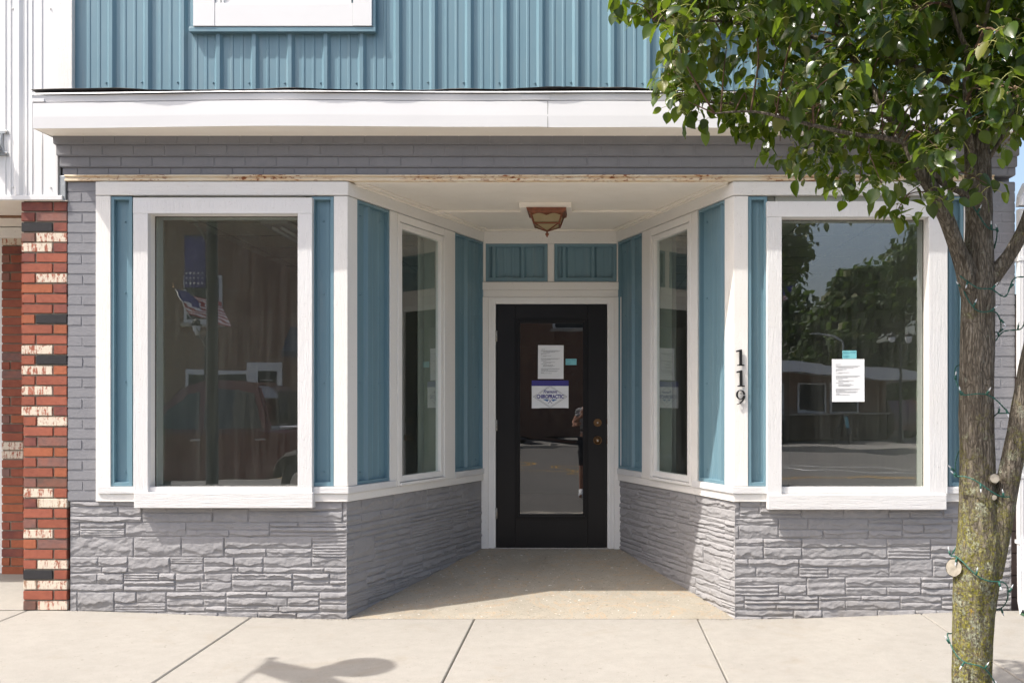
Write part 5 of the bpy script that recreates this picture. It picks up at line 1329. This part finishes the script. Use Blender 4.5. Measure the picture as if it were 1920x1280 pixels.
# far brick building
FB = tag(empty('brick_building', (-9, -31, -.06)), 'two storey dark brick building with white windows across the street, reflected in the left window', 'building')
def fbrick_mat():
    m = NT('far_brown_brick'); b = m.n('TexBrick'); b.inputs['Scale'].default_value = 4.3; b.inputs['Color1'].default_value = (.16, .075, .05, 1); b.inputs['Color2'].default_value = (.23, .12, .075, 1); b.inputs['Mortar'].default_value = (.30, .27, .22, 1); b.inputs['Mortar Size'].default_value = .015
    cs = m.n('CombineXYZ'); sx = m.n('SeparateXYZ'); m.l(m.co(), sx.inputs[0]); m.l(m.math('ADD', sx.outputs[0], sx.outputs[1]), cs.inputs[0]); m.l(sx.outputs[2], cs.inputs[1]); m.l(cs.outputs[0], b.inputs['Vector'])
    m.bsdf(b.outputs[0], .85); return m.m
FBM = fbrick_mat()
wl = MB(); wl.box(-14, 9.9, -12, 0, 0, 9.5); wl.build('wall', FBM, FB); MB().box(-14.1, 10.0, -12.1, .12, 9.5, 9.75, .02).build('parapet', M['kerb'], FB)
for x in (-11, -6.1, 2.1, 5.2, 8.2):
    f = MB(); f.box(x-.75, x+.75, .0, .08, 4.6, 6.5, .01); o = f.build('window', M['white_metal'], FB)
    MB().box(x-.63, x+.63, .081, .09, 4.72, 5.5).build('pane', M['dark_glass'], o); MB().box(x-.63, x+.63, .081, .09, 5.58, 6.4).build('pane', M['dark_glass'], o); MB().box(x-.85, x+.85, 0, .14, 4.48, 4.6, .01).build('sill', M['kerb'], o)
for x in (-11, -5.4):
    o = MB().box(x-1.4, x+1.4, .0, .06, .7, 2.8, .01).build('shop_window', M['white_metal'], FB); MB().box(x-1.28, x+1.28, .061, .07, .8, 2.7).build('pane', M['dark_glass'], o)
o = MB().box(-4.4, -3.0, 0, .08, 0, 3.1, .01).build('door', M['white_metal'], FB); MB().box(-3.95, -3.2, .081, .09, .3, 2.75).build('pane', M['dark_glass'], o)
aw = MB(); aw.raw([(-2.7, 0, 4.4), (1.3, 0, 4.4), (1.3, 1.1, 3.5), (-2.7, 1.1, 3.5), (-2.7, 0, 4.3), (1.3, 0, 4.3), (1.3, 1.1, 3.25), (-2.7, 1.1, 3.25)], [(0,1,2,3), (4,5,6,7), (0,1,5,4), (3,2,6,7), (0,3,7,4), (1,2,6,5)]); aw.build('awning', simple('navy_awning', (.02, .035, .07), .8), FB)
# far low building with a sloping white fascia
SB = tag(empty('snack_bar', (8.6, -32, -.06)), 'low flat roofed snack bar with serving windows across the street, reflected in the right window', 'building')
k = MB(); k.box(-6.2, 3.4, -6, 0, 0, 1.05); k.build('stone_base', simple('brown_field_stone', (.12, .085, .055), .9, 0, .5, 3), SB)
MB().box(-6.2, 3.4, -6, -.12, 1.05, 2.7).build('wall', FBM, SB)
rf = MB(); rf.slab([(-7, 3.55), (4.4, 2.75), (4.4, 2.35), (-7, 3.05)], -6.6, 1.3); rf.build('roof', M['white_metal'], SB)
MB().box(-6.3, 3.45, -.2, .25, 1.05, 1.13, .01).build('counter', M['kerb'], SB)
for x in (-5.2, -3.9, -2.6, -1.3, .4, 1.7):
    o = MB().box(x-.58, x+.58, -.12, -.05, 1.14, 2.3, .01).build('serving_window', M['white_metal'], SB); MB().box(x-.5, x+.5, -.049, -.04, 1.22, 2.22).build('pane', M['dark_glass'], o)
# sandwich board
ab = tag(empty('sandwich_board', (9.6, -29.5, -.12), .5), 'black folding sandwich board with two posters on the far pavement', 'sign board')
for sg_ in (-1, 1):
    Mx = Matrix.Translation((sg_*.02, 0, 1.15)) @ Matrix.Rotation(sg_*math.radians(-14), 4, 'Y')
    k = MB(Mx); k.box(-.012, .012, -.33, .33, -.85, 0, .004); k.box(-.015, .015, -.35, -.30, -1.15, 0, .004); k.box(-.015, .015, .30, .35, -1.15, 0, .004); k.build('panel', M['black'], ab)
    k = MB(Mx); k.box(sg_*.013, sg_*.017, -.24, .24, -.55, -.12); k.build('poster', M['teal'], ab)
bn = tag(empty('litter_bin', (7.0, -29, -.06)), 'round black litter bin beside the snack bar', 'bin')
MB().lathe([(0, 0), (.28, 0), (.31, .9), (.26, 1.05), (0, 1.1)], seg=20).build('drum', M['black'], bn, True); MB().lathe([(.312, .86), (.33, .88), (.33, .93), (.312, .95)], seg=20).build('rim', M['steel'], bn, True)
lamp_post((11.4, -28.5, -.06), 'distant black twin globe street lamp near the snack bar', 3.6)
lamp_post((-13.1, -26.2, -.06), 'distant black twin globe street lamp in front of the brick building', 3.8)
flag((-12.7, -26.1, 2.7), 'striped flag on the street lamp by the brick building', 62, 1.6, 0)
bpy.data.objects['flag.001'].scale = (1.9, 1.9, 1.9)
flag((6.3, -26.3, 4.2), 'striped flag on the tall pole on the far kerb', 60, 1.5, math.pi)
fp = tag(empty('utility_pole', (6.3, -26.3, -.06)), 'tall wooden utility pole on the far kerb', 'utility pole'); MB().tube([(0,0,0), (0,0,8.5)], [.14, .10], 12).build('pole', M['wood'], fp, True); MB().box(-.9, .9, -.05, .05, 7.8, 7.95, .01).build('crossarm', M['wood'], fp)
hl = tag(empty('highway_light', (12.4, -40, -.12)), 'tall grey curved arm light behind the snack bar', 'street lamp'); MB().tube(smooth_path([(0,0,0), (0,0,4.0), (-.3,0,4.7), (-1.3,0,5.0)], 6), .05, 8).build('pole', M['galv'], hl, True); MB().box(-1.6, -1.2, -.09, .09, 4.96, 5.05, .02).build('lamp_head', M['galv'], hl)
# far trees
def far_tree(loc, h, rad, label, seed, name='leafy_tree'):
    rr = random.Random(seed); e = tag(empty(name, loc), label, 'tree', 'trees across the street')
    k = MB(); k.tube(smooth_path([(0,0,0), (.1,0,h*.3), (-.1,.1,h*.6), (0,0,h*.9)], 4), [.28*(1-i/14) for i in range(13)], 10)
    for i in range(7):
        a = rr.uniform(0, 6.28); z = h*rr.uniform(.3, .7); k.tube([(0,0,z), (math.cos(a)*rad*.6, math.sin(a)*rad*.6, z+h*.18)], [.11, .03], 6)
    k.build('trunk', M['bark'], e, True)
    V, Fs, C = [], [], []
    lobes = []
    for i in range(26):
        a, z = rr.uniform(0, 6.28), rr.uniform(.22, 1)
        q = rad*math.sin(math.pi*min(1, z*.88+.08))**.7*rr.uniform(.3, .85); lobes.append((Vector((q*math.cos(a), q*math.sin(a), h*z)), rad*rr.uniform(.22, .42)))
    for c, r in lobes:
        for i in range(300):
            d = Vector((rr.gauss(0,1), rr.gauss(0,1), rr.gauss(0,1))).normalized()*r*rr.uniform(.55, 1.08); p = c+d
            n = (d.normalized()+Vector((rr.gauss(0,.6), rr.gauss(0,.6), rr.gauss(0,.6)))).normalized(); u = n.orthogonal().normalized(); v = n.cross(u); s = rr.uniform(.14, .27)
            b = len(V); V += [tuple(p-u*s), tuple(p-v*s*.6), tuple(p+u*s), tuple(p+v*s*.6)]; Fs.append((b, b+1, b+2, b+3)); C += [(min(1, max(0, rr.gauss(.35, .25))), rr.random(), 0, 1)]*4
    me = bpy.data.meshes.new('crown'); me.from_pydata(V, [], Fs); at = me.color_attributes.new('tone', 'FLOAT_COLOR', 'POINT'); at.data.foreach_set('color', np.array(C, np.float32).ravel()); link('crown', me, M['farleaf'], e)
for i, (x, y, h, r_, lb) in enumerate(((18.2, -46, 10.6, 3.6, 'tallest leafy tree behind the far car park'), (11.0, -48, 7.9, 4.4, 'broad leafy tree directly behind the snack bar roof'), (14.0, -43, 8.0, 3.0, 'small rounded leafy tree between the tallest tree and the snack bar'), (20.5, -42, 6.6, 3.0, 'low bushy tree at the right of the far car park'), (6.5, -56, 7.5, 4.0, 'leafy tree far behind the utility pole'), (24, -50, 13, 4.5, 'leafy tree at the far right beyond the car park'))):
    far_tree((x, y, -.12), h, r_, lb, 60+i)
# rest of the opposite side so the street closes off
for i, (x, w_, h, c, lb) in enumerate(((-36, 12, 8, (.30, .25, .18), 'tan rendered two storey building far left across the street'), (-60, 22, 6.5, (.22, .10, .07), 'long low red building furthest left across the street'), (44, 16, 7, (.34, .31, .26), 'pale two storey building far right across the street'))):
    e = tag(empty('street_building', (x, -32, -.06)), lb, 'building'); MB().box(-w_/2, w_/2, -10, 0, 0, h).build('wall', simple('far_render', c, .85), e); MB().box(-w_/2-.1, w_/2+.1, -10.1, .15, h, h+.25, .02).build('parapet', M['kerb'], e)
    for k in range(int(w_/3)):
        xx = -w_/2+1.6+k*3; o = MB().box(xx-.6, xx+.6, 0, .06, h-2.9, h-1.2, .01).build('window', M['white_metal'], e); MB().box(xx-.5, xx+.5, .061, .07, h-2.8, h-1.3).build('pane', M['dark_glass'], o)
    MB().box(-w_/2+.8, w_/2-.8, 0, .06, .6, 2.6, .01).build('shop_window', M['dark_glass'], e)

# ------------------------------------------------------------------ people
skin_m = simple('skin', (.42, .22, .15), .5, 0, .06)
def person(loc, rz, label, shirt, trousers, pose):
    e = tag(empty('person', loc, rz), label, 'person')
    J = dict(pel=(0,0,.95,.15), bel=(0,0,1.12,.135), che=(0,0,1.34,.15), nek=(0,-.01,1.50,.06), hd0=(0,-.02,1.60,.085), hd1=(0,-.01,1.70,.085),
             lsh=(-.17,0,1.43,.062), rsh=(.17,0,1.43,.062), lhi=(-.09,0,.9,.095), rhi=(.09,0,.9,.095), lkn=(-.11,-.02,.5,.06), rkn=(.11,-.02,.5,.06), lan=(-.12,.02,.09,.042), ran=(.12,.02,.09,.042), lto=(-.14,-.15,.04,.035), rto=(.14,-.15,.04,.035))
    J.update(pose); E = [('pel','bel'),('bel','che'),('che','nek'),('nek','hd0'),('hd0','hd1'),('che','lsh'),('che','rsh'),('lsh','lel'),('lel','lwr'),('rsh','rel'),('rel','rwr'),('pel','lhi'),('pel','rhi'),('lhi','lkn'),('lkn','lan'),('lan','lto'),('rhi','rkn'),('rkn','ran'),('ran','rto')]
    def skinned(keys, edges, name, mat, grow=0.0, parent=e):
        idx = {k_: i for i, k_ in enumerate(keys)}; me = bpy.data.meshes.new(name); me.from_pydata([J[k_][:3] for k_ in keys], [(idx[a], idx[b]) for a, b in edges], [])
        o = bpy.data.objects.new(name, me); COL.objects.link(o); md = o.modifiers.new('s', 'SKIN'); o.modifiers.new('u', 'SUBSURF').levels = 2
        for i, k_ in enumerate(keys): me.skin_vertices[0].data[i].radius = (J[k_][3]+grow, J[k_][3]+grow); 
        me.skin_vertices[0].data[0].use_root = True
        dg = bpy.context.evaluated_depsgraph_get(); m2 = bpy.data.meshes.new_from_object(o.evaluated_get(dg)); bpy.data.objects.remove(o); m2.materials.clear()
        return link(name, m2, mat, parent, True)
    body = skinned(list(J), E, 'body', skin_m)
    sk = ['bel', 'che', 'lsh', 'rsh', 'lsl', 'rsl']; J['lsl'] = tuple((a+b)/2 for a, b in zip(J['lsh'], J['lel'])); J['rsl'] = tuple((a+b)/2 for a, b in zip(J['rsh'], J['rel'])); J['hem'] = (0, 0, .93, .155)
    skinned(['che', 'bel', 'hem', 'lsh', 'rsh', 'lsl', 'rsl'], [('che','bel'),('bel','hem'),('che','lsh'),('che','rsh'),('lsh','lsl'),('rsh','rsl')], 'shirt', shirt, .014)
    skinned(['pel', 'lhi', 'rhi', 'lkn', 'rkn'], [('pel','lhi'),('pel','rhi'),('lhi','lkn'),('rhi','rkn')], 'trousers', trousers, .012)
    for s_, k1, k2 in ((-1, 'lan', 'lto'), (1, 'ran', 'rto')): skinned([k1, k2], [(k1, k2)], 'shoe', M['paper'], .012)
    h = MB(); hx, hy, hz, hr = J['hd1']; h.ball((hx, hy+.015, hz+.015), .1, (1, 1.08, 1.0), 20); h.build('hair', simple('dark_brown_hair', (.03, .02, .012), .6), e, True)
    f = MB(); f.ball((hx, hy-.100, hz-.055), .014, (1, 1.2, 1.4), 8); 
    for s_ in (-1, 1): f.ball((hx+s_*.088, hy, hz-.05), .022, (.4, 1, 1.4), 8)
    f.build('nose_and_ears', skin_m, e, True)
    for s_, k1, k0 in ((-1, 'lwr', 'lel'), (1, 'rwr', 'rel')):
        a = Vector(J[k1][:3]); d = (a-Vector(J[k0][:3])).normalized(); u = Vector((1, 0, 0)) if abs(d.x) < .8 else Vector((0, 0, 1)); u = (u-d*u.dot(d)).normalized(); hnd = MB()
        hnd.tube([a-d*.01, a+d*.04, a+d*.085], [.026, .036, .032], 10)
        for q in range(4): hnd.tube([a+d*.075+u*(q-1.5)*.018, a+d*.12+u*(q-1.5)*.019+Vector((0, -.008, 0)), a+d*(.145 if q in (1, 2) else .135)+u*(q-1.5)*.018+Vector((0, -.025, 0))], [.009, .008, .006], 6)
        hnd.tube([a+d*.02-u*.03*s_, a+d*.06-u*.055*s_, a+d*.085-u*.055*s_], [.011, .010, .007], 6); hnd.build('hand', skin_m, e, True)
    return e
stripe_m = NT('striped_shirt'); wv = stripe_m.n('TexWave', wave_type='BANDS', bands_direction='Z'); wv.inputs['Scale'].default_value = 12; stripe_m.l(stripe_m.co(), wv.inputs[0]); stripe_m.bsdf(stripe_m.ramp(wv.outputs[0], [(.45, (.02, .02, .025)), (.55, (.6, .6, .6))]), .8); stripe_m = stripe_m.m
dark_cloth = simple('dark_trousers', (.02, .022, .03), .85); blue_cloth = simple('blue_shirt', (.03, .09, .28), .8)
# photographer stands behind the camera, elbow out, facing the shop
person((.0, CAMY-.42, -.19), math.pi, 'person in a striped shirt and dark trousers holding a camera, reflected in the door glass', stripe_m, dark_cloth,
       dict(lel=(-.30, -.10, 1.22, .045), lwr=(-.06, -.30, 1.44, .030), rel=(.25, -.08, 1.20, .045), rwr=(.06, -.30, 1.46, .030)))
person((5.6, -30.6, -.06), 0, 'person in a blue shirt standing at the snack bar counter', blue_cloth, simple('tan_shorts', (.30, .2, .12), .85),
       dict(lel=(-.24, .0, 1.18, .042), lwr=(-.22, .12, .95, .028), rel=(.24, .0, 1.18, .042), rwr=(.2, .16, 1.0, .028)))
